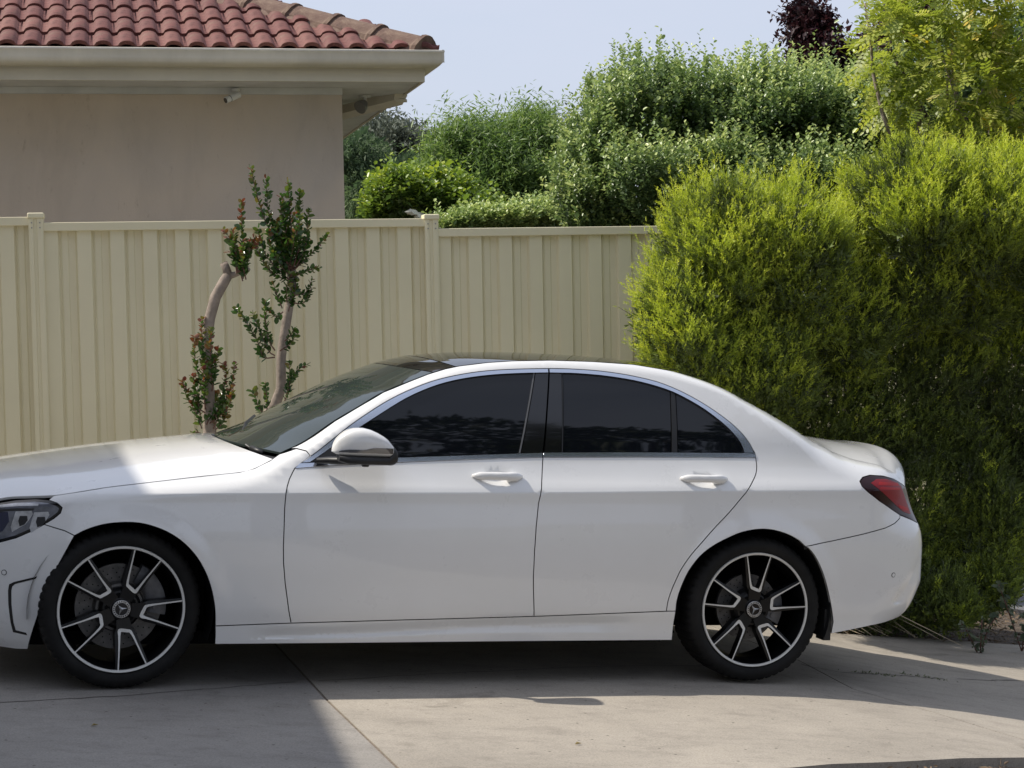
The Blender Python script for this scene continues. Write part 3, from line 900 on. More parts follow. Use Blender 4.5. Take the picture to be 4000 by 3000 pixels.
def strip(line, w, off, mat, name='door_seal', side=-1):
    """dark rubber strip a little below the skin, behind a shut line"""
    L_ = seg_dense(line, .03, False); L_[:, 1] = np.minimum(L_[:, 1], ZT(L_[:, 0])-.004)
    T = np.gradient(L_, axis=0); T /= np.linalg.norm(T, axis=1, keepdims=True)+1e-9
    Nn = np.stack([-T[:, 1], T[:, 0]], 1)
    a, b = L_+Nn*w, L_-Nn*w
    for q in (a, b): q[:, 1] = np.minimum(q[:, 1], ZT(q[:, 0])-.001)
    A, B = surf(a[:, 0], a[:, 1], off), surf(b[:, 0], b[:, 1], off)
    v = [p for q in zip(A, B) for p in q]
    if side > 0: v = [(p[0], -p[1], p[2]) for p in v]
    return mesh(name, v, [(2*i, 2*i+1, 2*i+3, 2*i+2) for i in range(len(A)-1)], mat, car)

# ---- traced shut lines, in car metres (s along the side, z up)
chrome_out = [(.7309,.9511),(.7987,.9981),(.8707,1.0538),(.9441,1.11),(1.0185,1.1598),(1.0936,1.2067),(1.1695,1.2471),(1.2457,1.2809),(1.322,1.3101),(1.398,1.3319),(1.4743,1.3488),(1.5508,1.3623),(1.6271,1.3716),(1.7036,1.3781),(1.7803,1.3831),(1.8788,1.3884),(1.9699,1.3904),(2.0857,1.3884),(2.1628,1.3833),(2.2398,1.3754),(2.3164,1.3637),(2.3927,1.3483),(2.4673,1.3241),(2.541,1.2918),(2.6139,1.2529),(2.6863,1.2067),(2.7436,1.1628),(2.7856,1.1206),(2.8127,1.0816),(2.8278,1.0422)]
chrome_in = [(.7657,.9539),(.8336,.999),(.9058,1.0501),(.9864,1.1044),(1.0532,1.1459),(1.1285,1.1927),(1.2046,1.2365),(1.2809,1.2717),(1.3573,1.3003),(1.4336,1.3212),(1.51,1.3367),(1.5863,1.348),(1.6627,1.3566),(1.7777,1.3652),(1.8738,1.3702),(1.95,1.3718),(2.0056,1.3723),(2.1212,1.368),(2.2365,1.3571),(2.313,1.3454),(2.389,1.3286),(2.464,1.3059),(2.5374,1.2721),(2.61,1.2311),(2.6815,1.1791),(2.7307,1.1336),(2.7646,1.0876),(2.779,1.0432)]
belt_low = [(.6989,.9272),(.8663,.9429),(1.1248,.9604),(1.4398,.9801),(1.8073,.9993),(2.2659,1.012),(2.8331,1.0222)]
belt_up = [(.7205,.9495),(.8669,.9576),(1.1367,.9816),(1.8068,1.0201),(2.1907,1.0313),(2.7831,1.0433),(2.8319,1.0423)]
door_front = [(.6989,.9272),(.6878,.9091),(.673,.8825),(.6615,.8528),(.6543,.8195),(.6514,.7652),(.6512,.6842),(.6515,.60),(.655,.535),(.6668,.4482),(.6893,.3307),(.7038,.2755)]
door_b = [(1.8073,.9993),(1.7955,.9301),(1.7833,.8683),(1.7691,.8048),(1.7605,.699),(1.7573,.5929),(1.7586,.4857),(1.763,.4281),(1.7772,.304)]
door_r = [(2.8331,1.0222),(2.8308,.9813),(2.8168,.9454),(2.786,.9059),(2.7356,.8471),(2.6738,.7767),(2.6039,.7067),(2.55,.6481),(2.4979,.5892),(2.4551,.5266),(2.434,.4809),(2.4141,.427),(2.4006,.3746),(2.3975,.3278)]
sill_top = [(.3857,.2639),(.7038,.2755),(1.2171,.2894),(1.7772,.304),(2.3975,.3278),(2.4430,.3286)]
sill_bot = [(.3889,.1842),(1.0012,.1865),(1.6884,.1899),(2.4428,.1921)]
arch_f = [(-.3832,.2701),(-.3696,.3811),(-.3398,.4782),(-.2929,.5494),(-.2342,.6143),(-.1688,.657),(-.0966,.6838),(-.0233,.6946),(.0509,.6941),(.1198,.6782),(.1833,.6508),(.2414,.6102),(.2944,.5531),(.3359,.4824),(.3625,.4105),(.3787,.3378),(.3857,.2639)]
arch_r = [(2.4430,.3286),(2.4427,.375),(2.4546,.4336),(2.4843,.5093),(2.5348,.5789),(2.5936,.6255),(2.6604,.6606),(2.7344,.6902),(2.8159,.7049),(2.8923,.7017),(2.9764,.6783),(3.0491,.6382),(3.1044,.5887),(3.1493,.5181),(3.1851,.4405),(3.2183,.3556),(3.2468,.2724),(3.2437,.2163)]
fgap = [(.6028,.9514),(.5356,.9186),(.4704,.9012),(.3103,.8807),(.1145,.8566),(-.0764,.8318),(-.2285,.8049),(-.30,.7927),(-.42,.7815)]
head = [(-.62,.735),(-.5424,.7502),(-.4674,.7647),(-.3779,.7742),(-.3191,.7736),(-.2804,.7633),(-.259,.7471),(-.2643,.7253),(-.2894,.7025),(-.3276,.677),(-.3744,.6489),(-.4391,.6175),(-.5062,.5964),(-.62,.575),(-.74,.57),(-.78,.60),(-.72,.69)]
arch_f = smooth_line(arch_f, 3); arch_r = smooth_line(arch_r[:-1], 3) + [arch_r[-1]]
door_r = smooth_line(door_r, 3); chrome_out = smooth_line(chrome_out, 2); chrome_in = smooth_line(chrome_in, 2)
bgap = [(3.0562,.6283),(3.1925,.6523),(3.3626,.6849),(3.495,.7135),(3.5555,.7328),(3.5996,.7549),(3.6067,.7692)]
lamp = [(3.3554,.9272),(3.3826,.9451),(3.4342,.9542),(3.5244,.9498),(3.6081,.9347),(3.6849,.9135),(3.80,.89),(3.97,.875),(4.02,.84),(4.00,.76),(3.90,.725),(3.7791,.728),(3.7292,.7396),(3.605,.7709),(3.5473,.7953),(3.4564,.8385),(3.3878,.88),(3.3589,.9055)]
wl_ = [(s, float(ZT(s))) for s in (.645,.70,.76,.82,.89,1.0,1.11,1.23,1.32,1.40,1.466)]
re_ = [(s, float(ZT(s))) for s in (1.6,1.72,1.9,2.1,2.3,2.5,2.62,2.755,2.84,2.98,3.1,3.18,3.24,3.30,3.34)]
tgap = [(3.34,float(ZT(3.34))),(3.42,float(ZT(3.42))),(3.5,float(ZT(3.5))),(3.58,float(ZT(3.58))),(3.645,.9738),(3.72,.945),(3.80,.905)]

fender_poly = ([(s, min(z, float(ZT(s)))) for s, z in fgap[::-1]][2:] + [(.645, float(ZT(.645)))] + [(.7147,1.0056),(.7522,1.0),(.765,.976)] + [(.7309,.9511),(.7205,.9495)] + door_front +
               [(.3857,.2669)] + arch_f[::-1][1:-4] + [(-.2028,.6372),(-.2424,.6551),(-.287,.6658),(-.3276,.677)] + [(-.2894,.7025),(-.2643,.7253),(-.259,.7471),(-.2804,.7633),(-.3000,.7700)])
# clean: fender runs gap -> pillar -> door -> sill -> arch -> bumper gap -> headlamp
fender_poly = [(-.30,.7915),(-.2285,.8049),(-.0764,.8318),(.1145,.8566),(.3103,.8807),(.4704,.9012),(.5356,.9186),(.6028,.9514),(.645,float(ZT(.645))),(.7147,1.0056),(.7522,.9990),(.7680,.9790)] \
    + [(.7309,.9511)] + door_front + [(.3857,.2659)] + arch_f[::-1][1:12] + [(-.2342,.6143),(-.2028,.6372),(-.2424,.6551),(-.287,.6658),(-.3276,.677),(-.2894,.7025),(-.2643,.7253),(-.259,.7471),(-.2804,.7633),(-.3191,.7736)]
# arch_f reversed: stop where the bumper gap meets the arch
arch_rev = arch_f[::-1]
AF_UP = [p for p in arch_rev if p[0] > -.1900]
AF_DN = [p for p in arch_f if p[0] < -.2150]
AR_BODY = [p for p in arch_r if p[0] < 3.045]
AR_BUMP = [p for p in arch_r if p[0] > 3.062][::-1]
fender_poly = [(-.30,.7915),(-.2285,.8049),(-.0764,.8318),(.1145,.8566),(.3103,.8807),(.4704,.9012),(.5356,.9186),(.6028,.9514),(.645,float(ZT(.645))),(.7147,1.0056),(.7522,.9990),(.7680,.9790),(.7309,.9511)] \
    + door_front + AF_UP + [(-.2028,.6372),(-.2424,.6551),(-.287,.6658),(-.3276,.677),(-.2894,.7025),(-.2643,.7253),(-.259,.7471),(-.2804,.7633),(-.3191,.7736)]
both('front_wing', fender_poly, M_PAINT)
upper_poly = [(.645+.01, float(ZT(.655)))] + wl_[1:] + re_ + tgap + [(3.80,.893),(3.6849,.9135),(3.6081,.9347),(3.5244,.9498),(3.4342,.9542),(3.3826,.9451),(3.3554,.9272),(3.3589,.9055),(3.3878,.88),(3.4564,.8385),(3.5473,.7953),(3.605,.7709)] \
    + bgap[::-1] + AR_BODY[::-1] + [(2.3975,.3278)] + door_r[::-1][1:] + [(2.8319,1.0423)] + chrome_out[::-1][1:] + [(.7680,.9790),(.7522,.9990),(.7147,1.0056)]
upper_poly = upper_poly[1:]
both('body_side', upper_poly, M_PAINT)
def disc_pts(hx, hz):
    return [(hx + r*.088*math.cos(a), hz-.006 + r*.036*math.sin(a)) for r in (.3, .55, .75, .9, 1.02) for a in np.linspace(0, 2*math.pi, 18, endpoint=False)]
fd_poly = belt_low[:5] + door_b[1:] + [(1.2171,.2894)] + door_front[::-1][:-1]
rd_poly = belt_low[4:] + door_r[1:] + door_b[::-1][:-1]
doors = {}
for sd in (-1, 1):
    doors[('f', sd)] = panel('front_door', fd_poly, M_PAINT, side=sd, extra=disc_pts(*HANDLES[0]))
    doors[('r', sd)] = panel('rear_door', rd_poly, M_PAINT, side=sd, extra=disc_pts(*HANDLES[1]))
for s_ in (-1, 1):
    for ln in (door_front, door_b, door_r, sill_top, bgap, [(-.3276,.677),(-.2028,.6372)], [(.70,1.004),(.765,.985)]):
        strip(ln, .016, -.016, M_RUB, 'shut_seal', s_)
sill_poly = [(.3857,.2639)] + sill_top[1:] + [(2.441,.26)] + sill_bot[::-1] + [(.3885, .22)]
ex = [(s, z) for s in np.arange(.42, 2.42, .03) for z in np.arange(.192, .285, .008)]
both('side_skirt', sill_poly, M_PAINT, extra=ex)
rb_poly = [(3.0562,.6283)] + bgap[1:] + [(3.7292,.7396),(3.7791,.728),(3.90,.725),(4.00,.735)] + [(SMAX-.003,.735),(SMAX-.003,.30),(4.1,.275),(3.85,.27),(3.7112,.2697),(3.4547,.2493),(3.2437,.2163)] + AR_BUMP[1:]
ex = [(s, z) for s in np.arange(3.5, 3.90, .010) for z in np.arange(.32, .62, .010)]
both('rear_bumper', rb_poly, M_PAINT, extra=ex)
fb_poly = [(-.2028,.6372)] + AF_DN + [(-.3931,.1515),(-.4527,.1489),(-.5314,.1534),(-.8,.165),(-1.1,.17),(SMIN+.003,.17),(SMIN+.003,.74),(-1.2,.74),(-.95,.735),(-.80,.72),(-.78,.60),(-.74,.57),(-.62,.575),(-.5062,.5964),(-.4391,.6175),(-.3744,.6489),(-.3276,.677),(-.287,.6658),(-.2424,.6551)]
vent = [(-.3450,.4653),(-.4399,.4383),(-.4589,.4278),(-.4633,.402),(-.4623,.3444),(-.455,.2666),(-.4487,.2266),(-.3891,.2162),(-.372,.37)]
both('front_bumper', fb_poly, M_PAINT)
for s_ in (-1, 1):
    VL = [(-.3450,.4653),(-.4399,.4383),(-.4589,.4278),(-.4633,.402),(-.4623,.3444),(-.455,.2666),(-.4487,.2266),(-.3891,.2162)]
    inner_ = [(a+.012, b-(.004 if b > .4 else 0)) for a, b in VL]
    panel('air_curtain', VL+[(-.392,.226),(-.436,.235),(-.443,.2666),(-.4495,.3444),(-.450,.40),(-.447,.418),(-.435,.430),(-.352,.455)], M_GBLK, gap=0, off=.0015, grid=.02, flange=.004, side=s_)
for s_ in (-1, 1):
    panel('headlight', head, M_GBLK, gap=.0015, side=s_, flange=.012, off=-.001)

# ---- glass and trim
iseg = lambda line, a, b: [p for p in line if a <= p[0] <= b]
f_glass = iseg(chrome_in, .89, 1.80) + [(1.8099,1.366),(1.704,1.0145)] + iseg(belt_up, 1.0, 1.5)[::-1] + [(.905,.960)]
both('front_door_glass', f_glass, M_TINT, off=-.009, gap=.001, flange=.004)
both('window_sail', [(.7657,.9539),(.8336,.999),(.9058,1.0501),(.905,.960)], M_SBLK, off=-.004, gap=.001, flange=.004)
zb = lambda s: float(np.interp(s, [p[0] for p in belt_up], [p[1] for p in belt_up]))
zi = lambda s: float(np.interp(s, [p[0] for p in chrome_in], [p[1] for p in chrome_in]))
both('pillar_trim', [(1.8135,1.366),(1.8760,1.370),(1.8105,zb(1.81)),(1.7085,zb(1.708))], M_GBLK, off=-.0055, gap=.0012, flange=.006)
both('pillar_trim', [(1.8810,1.3705),(1.9375,1.3715),(1.8988,zb(1.899)),(1.8160,zb(1.816))], M_GBLK, off=-.0055, gap=.0012, flange=.006)
both('window_runner', [(1.9375,1.3715),(1.9425,1.3717),(1.9040,zb(1.904)),(1.8988,zb(1.899))], M_SBLK, off=-.006, gap=0, flange=.004)
both('window_runner', [(1.8040,1.3655),(1.8105,1.366),(1.7060,zb(1.706)),(1.6995,zb(1.70))], plain('grey_frame_reflection', (.12, .12, .125), .4), off=-.006, gap=0, flange=.004)  # paler strip at the glass edge paints the frame's reflection
r_glass = [(1.9440,1.3717)] + iseg(chrome_in, 2.0, 2.45) + [(2.4527,1.3085),(2.4207,zb(2.42))] + [(2.1907,1.0313),(1.9060,zb(1.906))]
both('rear_door_glass', r_glass, M_TINT, off=-.009, gap=.001, flange=.004)
both('window_divider', [(2.4540,1.3085),(2.4770,1.3010),(2.4510,zb(2.451)),(2.4230,zb(2.423))], M_SBLK, off=-.0055, gap=.0008, flange=.005)
q_glass = [(2.4800,1.2995)] + iseg(chrome_in, 2.5, 2.79) + [(2.4545,zb(2.4545))]
both('quarter_glass', q_glass, M_TINT, off=-.009, gap=.001, flange=.004)
cf_out, cf_in = iseg(chrome_out, .7, 1.80), iseg(chrome_in, .7, 1.78)
both('window_chrome', cf_out + [(1.8745,1.3882),(1.8735,1.3702)] + cf_in[::-1], M_CHROME, off=.0015, gap=.0012, grid=.012, flange=.010)
cr_out, cr_in = iseg(chrome_out, 1.95, 2.9), iseg(chrome_in, 1.94, 2.9)
both('window_chrome', [(1.8795,1.3884)] + cr_out + cr_in[::-1] + [(1.8785,1.3703)], M_CHROME, off=.0015, gap=.0012, grid=.012, flange=.010)
both('belt_chrome', belt_low[:4] + [(1.8055,.9990),(1.8060,1.0198)] + belt_up[:3][::-1], M_CHROME, off=.0025, gap=.0010, grid=.012, flange=.010)
both('belt_chrome', [(1.8095,.9996)] + belt_low[5:] + [(2.8319,1.0423),(2.7831,1.0433),(2.1907,1.0313),(1.8100,1.0202)], M_CHROME, off=.0025, gap=.0010, grid=.012, flange=.010)
for s_ in (-1, 1):
    strip([(s-.0, z) for s, z in chrome_out], .010, -.012, M_RUB, 'window_seal', s_)
    strip(belt_low, .010, -.012, M_RUB, 'window_seal', s_)

# ---- loft of the upper surfaces between the two side edges
def edge_at(s, dz=0., dy=0.):
    z = float(ZT(s)) - 1.5e-4
    p = surf(np.array([s]), np.array([z]))[0]
    return np.array([p[0], p[1] + dy, p[2] + dz])
def interp_line(P, n):
    P = np.array(P, float); c = catmull(P, 16)
    l = np.r_[0, np.cumsum(np.linalg.norm(np.diff(c, axis=0), axis=1))]
    t = np.linspace(0, l[-1], n)
    return np.stack([np.interp(t, l, c[:, i]) for i in range(3)], 1)
def loft(name, E, Cc, mat, p=2.2, nu=40, nv=36, gap=.004, curl=.01, parent=None, **k):
    E = interp_line(E, nu); Cc = interp_line(Cc, nu)
    vs = np.sin(np.linspace(-math.pi/2, math.pi/2, nv+1))
    v, f = [], []
    for i in range(nu):
        yh = abs(E[i, 1]) - gap
        for t in vs:
            w = 1 - abs(t)**p
            v.append((E[i, 0] + (Cc[i, 0]-E[i, 0])*w, yh*t, E[i, 2] + (Cc[i, 2]-E[i, 2])*w))
    m = nv+1
    for i in range(nu-1):
        for j in range(nv):
            f.append((i*m+j, (i+1)*m+j, (i+1)*m+j+1, i*m+j+1))
    # turned down rim
    rim = [j for j in range(m)] + [i*m+nv for i in range(1, nu)] + [(nu-1)*m+j for j in range(nv-1, -1, -1)] + [i*m for i in range(nu-2, 0, -1)]
    b = len(v); v += [(v[r][0], v[r][1]*.995, v[r][2]-curl) for r in rim]
    nr = len(rim)
    f += [(rim[i], b+i, b+(i+1) % nr, rim[(i+1) % nr]) for i in range(nr)]
    o = mesh(name, v, f, mat, parent or car, **k)
    smooth_by_angle(o, 55)
    return o
def egap(s, z):
    z = min(z, float(ZT(s)) - 2e-4)
    return surf(np.array([s]), np.array([z]))[0]
hoodE = [egap(s, z) for s, z in [(.6150,.958),(.5356,.9186),(.4704,.9012),(.3103,.8807),(.1145,.8566),(-.0764,.8318),(-.2285,.8049),(-.30,.7927),(-.42,.7815),(-.52,.772),(-.62,.75)]]
hoodE = [np.array(p) for p in hoodE]
hoodC = [(.47,0,1.000),(.40,0,.999),(.30,0,.988),(.10,0,.964),(-.05,0,.942),(-.2,0,.918),(-.35,0,.893),(-.5,0,.866),(-.62,0,.834),(-.70,0,.80),(-.745,0,.76)]
loft('bonnet', hoodE, hoodC, M_PAINT, p=2.6, gap=.004, nu=60)
wsE = [edge_at(s, .0) for s in (.655,.76,.89,1.0,1.11,1.23,1.345)]
wsC = [(.485,0,1.000),(.62,0,1.060),(.79,0,1.148),(.93,0,1.222),(1.06,0,1.290),(1.16,0,1.335),(1.235,0,1.366)]
loft('windscreen', wsE, wsC, M_WS, p=2.0, gap=.006)
rfE = [edge_at(s) for s in (1.352,1.40,1.448)]
rfC = [(1.243,0,1.369),(1.32,0,1.392),(1.395,0,1.409)]
loft('roof_front_panel', rfE, rfC, M_ROOFG, p=2.0, gap=.006, nu=12)
rE = [edge_at(s) for s in (1.455,1.6,1.75,1.9,2.1,2.3,2.5,2.62,2.70)]
rC = [(1.402,0,1.411),(1.56,0,1.431),(1.73,0,1.442),(1.9,0,1.448),(2.1,0,1.448),(2.3,0,1.443),(2.5,0,1.431),(2.62,0,1.418),(2.70,0,1.402)]
loft('roof_panel', rE, rC, M_ROOFG, p=2.0, gap=.006)
bE = [edge_at(s) for s in (2.706,2.84,2.98,3.1,3.18,3.25)]
bC = [(2.708,0,1.400),(2.85,0,1.345),(3.0,0,1.272),(3.13,0,1.208),(3.22,0,1.160),(3.31,0,1.108)]
loft('rear_window', bE, bC, M_ROOFG, p=2.0, gap=.006)
# boot lid with its lip and the panel between the lamps
tE = [edge_at(s) for s in (3.275,3.34,3.42,3.5,3.58,3.635)] + [egap(3.69,.952),egap(3.745,.928),egap(3.81,.900),egap(3.90,.882),egap(4.00,.855),egap(4.03,.80),egap(4.00,.742)]
tC = [(3.325,0,1.100),(3.40,0,1.094),(3.50,0,1.083),(3.62,0,1.070),(3.72,0,1.064),(3.79,0,1.062),(3.832,0,1.040),(3.838,0,1.005),(3.825,0,.94),(3.845,0,.84),(3.862,0,.745)]
loft('boot_lid', tE, tC, M_PAINT, p=2.6, nu=60, gap=.004)
tail_pl = MB(); tail_pl.box((3.868,-.26,.80), (3.872,.26,.90)); 
# cowl at the foot of the windscreen
v = []
for t in np.linspace(-1, 1, 21):
    w = 1-abs(t)**2.0
    v += [(.655-.17*w, .73*t, .962+.012*w), (.60-.14*w, .70*t, .948+.030*w)]
mesh('cowl', v, [(2*i, 2*i+1, 2*i+3, 2*i+2) for i in range(20)], M_SBLK, car)
b = MB()
b.tube([(.560,-.52,.985),(.545,-.30,1.000),(.62,.05,1.062),(.70,.30,1.085)], .008, 6)
b.tube([(.600,-.60,.972),(.560,-.52,.987)], .012, 6)
b.build('wiper', M_SBLK, car, smooth=True)

# ---- the dark inner body that closes the gaps
SS = np.r_[np.arange(-.62, 3.86, .03)]
rows = 26; v = []
for s in SS:
    zt = float(ZT(min(max(s, -.6), 3.7))) - .03
    for r in range(rows):
        zb0 = .22 + .10*sm((s-3.1)/.3); z = zb0 + (zt-zb0)*r/(rows-1)
        y = surf(np.array([s]), np.array([z]))[0][1] + .045 + (.09*sm((z-.93)/.1))
        y = min(y, -.02)
        for cx in (0., 2.84):
            if (s-cx)**2+(z-.332)**2 < .385**2: y = max(y, -.60)
        xx = surf(np.array([s]), np.array([z]))[0][0]
        v.append((xx - (.05 if s > 3.7 else 0), y, z))
m_ = rows; ns = len(SS)
F_ = [(i*m_+r, (i+1)*m_+r, (i+1)*m_+r+1, i*m_+r+1) for i in range(ns-1) for r in range(rows-1)]
v = np.array(v); v2 = v.copy(); v2[:, 1] *= -1; nn = len(v)
F2 = [tuple(nn+q for q in f) for f in F_]
F3 = [(i*m_, nn+i*m_, nn+(i+1)*m_, (i+1)*m_) for i in range(ns-1)] + [(r, r+1, nn+r+1, nn+r) for r in range(rows-1)] + [((ns-1)*m_+r, (ns-1)*m_+r+1, nn+(ns-1)*m_+r+1, nn+(ns-1)*m_+r) for r in range(rows-1)]
tp = []
for i, s in enumerate(SS):
    a = i*m_+rows-1
    if i < ns-1 and not (.40 < s < .66): F3.append((a, nn+a, nn+a+m_, a+m_))
mesh('inner_body', np.vstack([v, v2]), F_+F2+F3, M_HULL, car)
# smooth arch liners and floor
for cx in (0., 2.84):
    for s_ in (-1, 1):
        lv, lf = [], []
        for i, a in enumerate(np.linspace(-.35, math.pi+.12, 30)):
            for y in (.868, .60):
                lv.append((cx - .378*math.cos(a)*-1, s_*y, .330+.372*math.sin(a)))
        lf = [(2*i, 2*i+1, 2*i+3, 2*i+2) for i in range(29)]
        mesh('arch_liner', lv, lf, M_SBLK, car)
b = MB(); b.box((-.45,-.70,.16), (2.45,.70,.215)); b.box((3.2,-.62,.30), (3.60,.62,.36)); b.box((2.45,-.50,.20),(3.2,.50,.26)); b.build('floor_pan', M_HULL, car)
for s_ in (-1, 1):   # small flaps ahead of the rear wheels' shadow, behind the wheel
    b = MB(); b.box((3.205, s_*.80-.04, .185), (3.240, s_*.80+.04, .33)); b.build('splash_flap', M_SBLK, car)

# ---- door handles
for (dx, dz), key in zip(HANDLES, ('f', 'r')):
    for sd in (-1, 1):
        pts, rad = [], []
        for t in np.linspace(0, 1, 17):
            s = dx - .113 + .226*t
            z = dz + .006 + .0025*math.sin(math.pi*t)
            lift = .030*math.sin(math.pi*min(max((t+.02)/1.04, 0), 1))**.45 - .004
            p = surf(np.array([s]), np.array([z]), 0)[0]
            q0 = surf(np.array([dx-.12 if t < .5 else dx+.12]), np.array([z]), 0)[0]
            y = q0[1] - lift
            pts.append((p[0], y, z)); rad.append(.0175*min(1, .35+1.6*math.sin(math.pi*t)) + (.0025 if t > .72 else 0))
        b = MB(); b.tube(pts, rad, 14, sq=(.66, 1.0))
        if True:
            # keeper block at the rear end
            p = pts[13]; b.tube([(p[0]-.028, p[1]+.006, p[2]-.006), (p[0]+.018, p[1]+.006, p[2]-.006)], [.0175, .0165], 12, sq=(.7, 1.0))
        vv = b.v
        if sd > 0: b.v = [(x, -y, z) for x, y, z in b.v]; b.f = [f[::-1] for f in b.f]
        h = b.build('handle', M_PAINT, doors[(key, sd)], smooth=True)

# ---- parking sensors
for s_, (ps, pz) in [(a, q) for a in (-1, 1) for q in ((-.4813, .4751), (3.5546, .4915))]:
    p = surf(np.array([ps]), np.array([pz]))[0]; nrm = surfn(np.array([ps]), np.array([pz]))[0]
    if nrm[1] > 0: nrm = -nrm
    b = MB(); b.tube([p - nrm*.002, p + nrm*.0012], .0115, 18, m=1); b.tube([p - nrm*.002, p + nrm*.0020], .0088, 18, m=0)
    if s_ > 0: b.v = [(x, -y, z) for x, y, z in b.v]
    b.build('parking_sensor', None, car, mats=[M_PAINT, M_SBLK])

# ---- wing mirrors
mt = pchip([.836,.845,.866,.90,.93,.96,1.0,1.03,1.06,1.083], [1.020,1.050,1.080,1.104,1.112,1.113,1.104,1.090,1.072,1.046])
mbm = pchip([.836,.85,.88,1.0,1.083], [.998,.990,.984,.982,.983])
my0 = pchip([.836,.845,.87,.91,.96,1.02,1.06,1.083], [-.915,-.895,-.885,-.880,-.878,-.875,-.873,-.873])
my1 = pchip([.836,.845,.87,.91,.96,1.02,1.06,1.083], [-.930,-.950,-.970,-.988,-1.000,-1.008,-1.010,-1.008])
def mirror(sd):
    xs = [.836,.840,.845,.855,.866,.883,.90,.92,.94,.96,.99,1.02,1.045,1.06,1.075,1.083]
    K = 28
    def ringpts(x, zlo, zhi, grow=0.):
        y0, y1 = float(my0(x)), float(my1(x)); cy, cz = (y0+y1)/2, (zlo+zhi)/2
        ry, rz = abs(y1-y0)/2+grow, (zhi-zlo)/2+grow
        out_ = []
        for k_ in range(K):
            a = 2*math.pi*k_/K; c, s = math.cos(a), math.sin(a)
            e = .62
            out_.append((x, cy+ry*math.copysign(abs(c)**e, c), cz+rz*math.copysign(abs(s)**e, s)))
        return out_
    b = MB(); v, f = [], []
    for x in xs: v += ringpts(x, float(mbm(x))+.010, float(mt(x)))
    f = [(i*K+k_, i*K+(k_+1) % K, (i+1)*K+(k_+1) % K, (i+1)*K+k_) for i in range(len(xs)-1) for k_ in range(K)] + [tuple(range(K)), tuple((len(xs)-1)*K+k_ for k_ in range(K))[::-1]]
    b.add(v, f)
    if sd > 0: b.v = [(x, -y, z) for x, y, z in b.v]
    cap = b.build('wing_mirror', M_PAINT, car); smooth_by_angle(cap, 50)
    b = MB(); v = []
    xs2 = [.862,.875,.90,.95,1.0,1.04,1.07,1.0835,1.092,1.099,1.104]
    for x in xs2:
        if x < 1.08: lo, top, xx = .957 + .010*sm((.90-x)/.04), 1.0, x
        else:
            q = (x-1.0835)/.0205; lo, top, xx = .958 + .012*q*q, 1.046-.004-.018*q*q, 1.083
        v += [(x, p_[1] + (.0 if x < 1.08 else .006*q*q*(1 if p_[1] < -.94 else -1)), p_[2]) for p_ in ringpts(xx, lo, top, -.0015 if x < 1.08 else .0005)]
    n2 = len(xs2)
    b.add(v, [(i*K+k_, i*K+(k_+1) % K, (i+1)*K+(k_+1) % K, (i+1)*K+k_) for i in range(n2-1) for k_ in range(K)] + [tuple(range(K)), tuple((n2-1)*K+k_ for k_ in range(K))[::-1]])
    # arm to the door
    b.tube([(.790,-.845,.963), (.835,-.862,.967), (.875,-.895,.969), (.92,-.935,.972)], [.016,.020,.022,.020], 12, sq=(1, .8))
    b.tube([(.975,-.955,.962),(.975,-.955,.950)], [.020,.014], 10)
    if sd > 0: b.v = [(x, -y, z) for x, y, z in b.v]
    hs_ = b.build('mirror_housing', M_SBLK, cap); smooth_by_angle(hs_, 50)
    # indicator strip
    v, f = [], []
    XS = np.linspace(.858, 1.081, 24)
    for x in XS:
        t = (x-.858)/.223
        z1 = 1.0125 + .0105*min(1, t*5)**.5 + .0105*sm((t-.42)/.25); z0 = 1.0095
        y1 = float(my1(x)); 
        for z in (z0, (z0+z1)/2, z1):
            cz, rz = (float(mbm(x))+.010+float(mt(x)))/2, (float(mt(x))-float(mbm(x))-.010)/2
            sn = min(abs((z-cz)/rz), .999)**(1/.62); cs = math.sqrt(max(1-sn*sn, 0))**.62
            cy, ry = (float(my0(x))+y1)/2, abs(y1-float(my0(x)))/2
            v.append((x-.0, cy-ry*cs-.0022, z))
    f = [(3*i+j, 3*i+3+j, 3*i+4+j, 3*i+1+j) for i in range(23) for j in (0, 1)]
    if sd > 0: v = [(x, -y, z) for x, y, z in v]
    mesh('indicator_lamp', v, f, M_IND, cap, smooth=True)
    gl = [(1.1045, -.885, .975), (1.1045, -.995, .975), (1.1045, -.997, 1.010), (1.1045, -.97, 1.022), (1.1045, -.90, 1.022)]
    if sd > 0: gl = [(x, -y, z) for x, y, z in gl]
    mesh('mirror_glass', gl, [(0, 1, 2, 3, 4)], M_MIRR, cap)
M_IND = plain('smoked_indicator', (.16, .165, .18), .12, .75, coat=1)
M_MIRR = plain('mirror_silver', (.8, .8, .8), .02, 1)
mirror(-1); mirror(1)
for o in car.children:
    if o.name.startswith('wing_mirror') and o.data.vertices[0].co.y > 0: o.location.z -= .028; o.location.x += .01

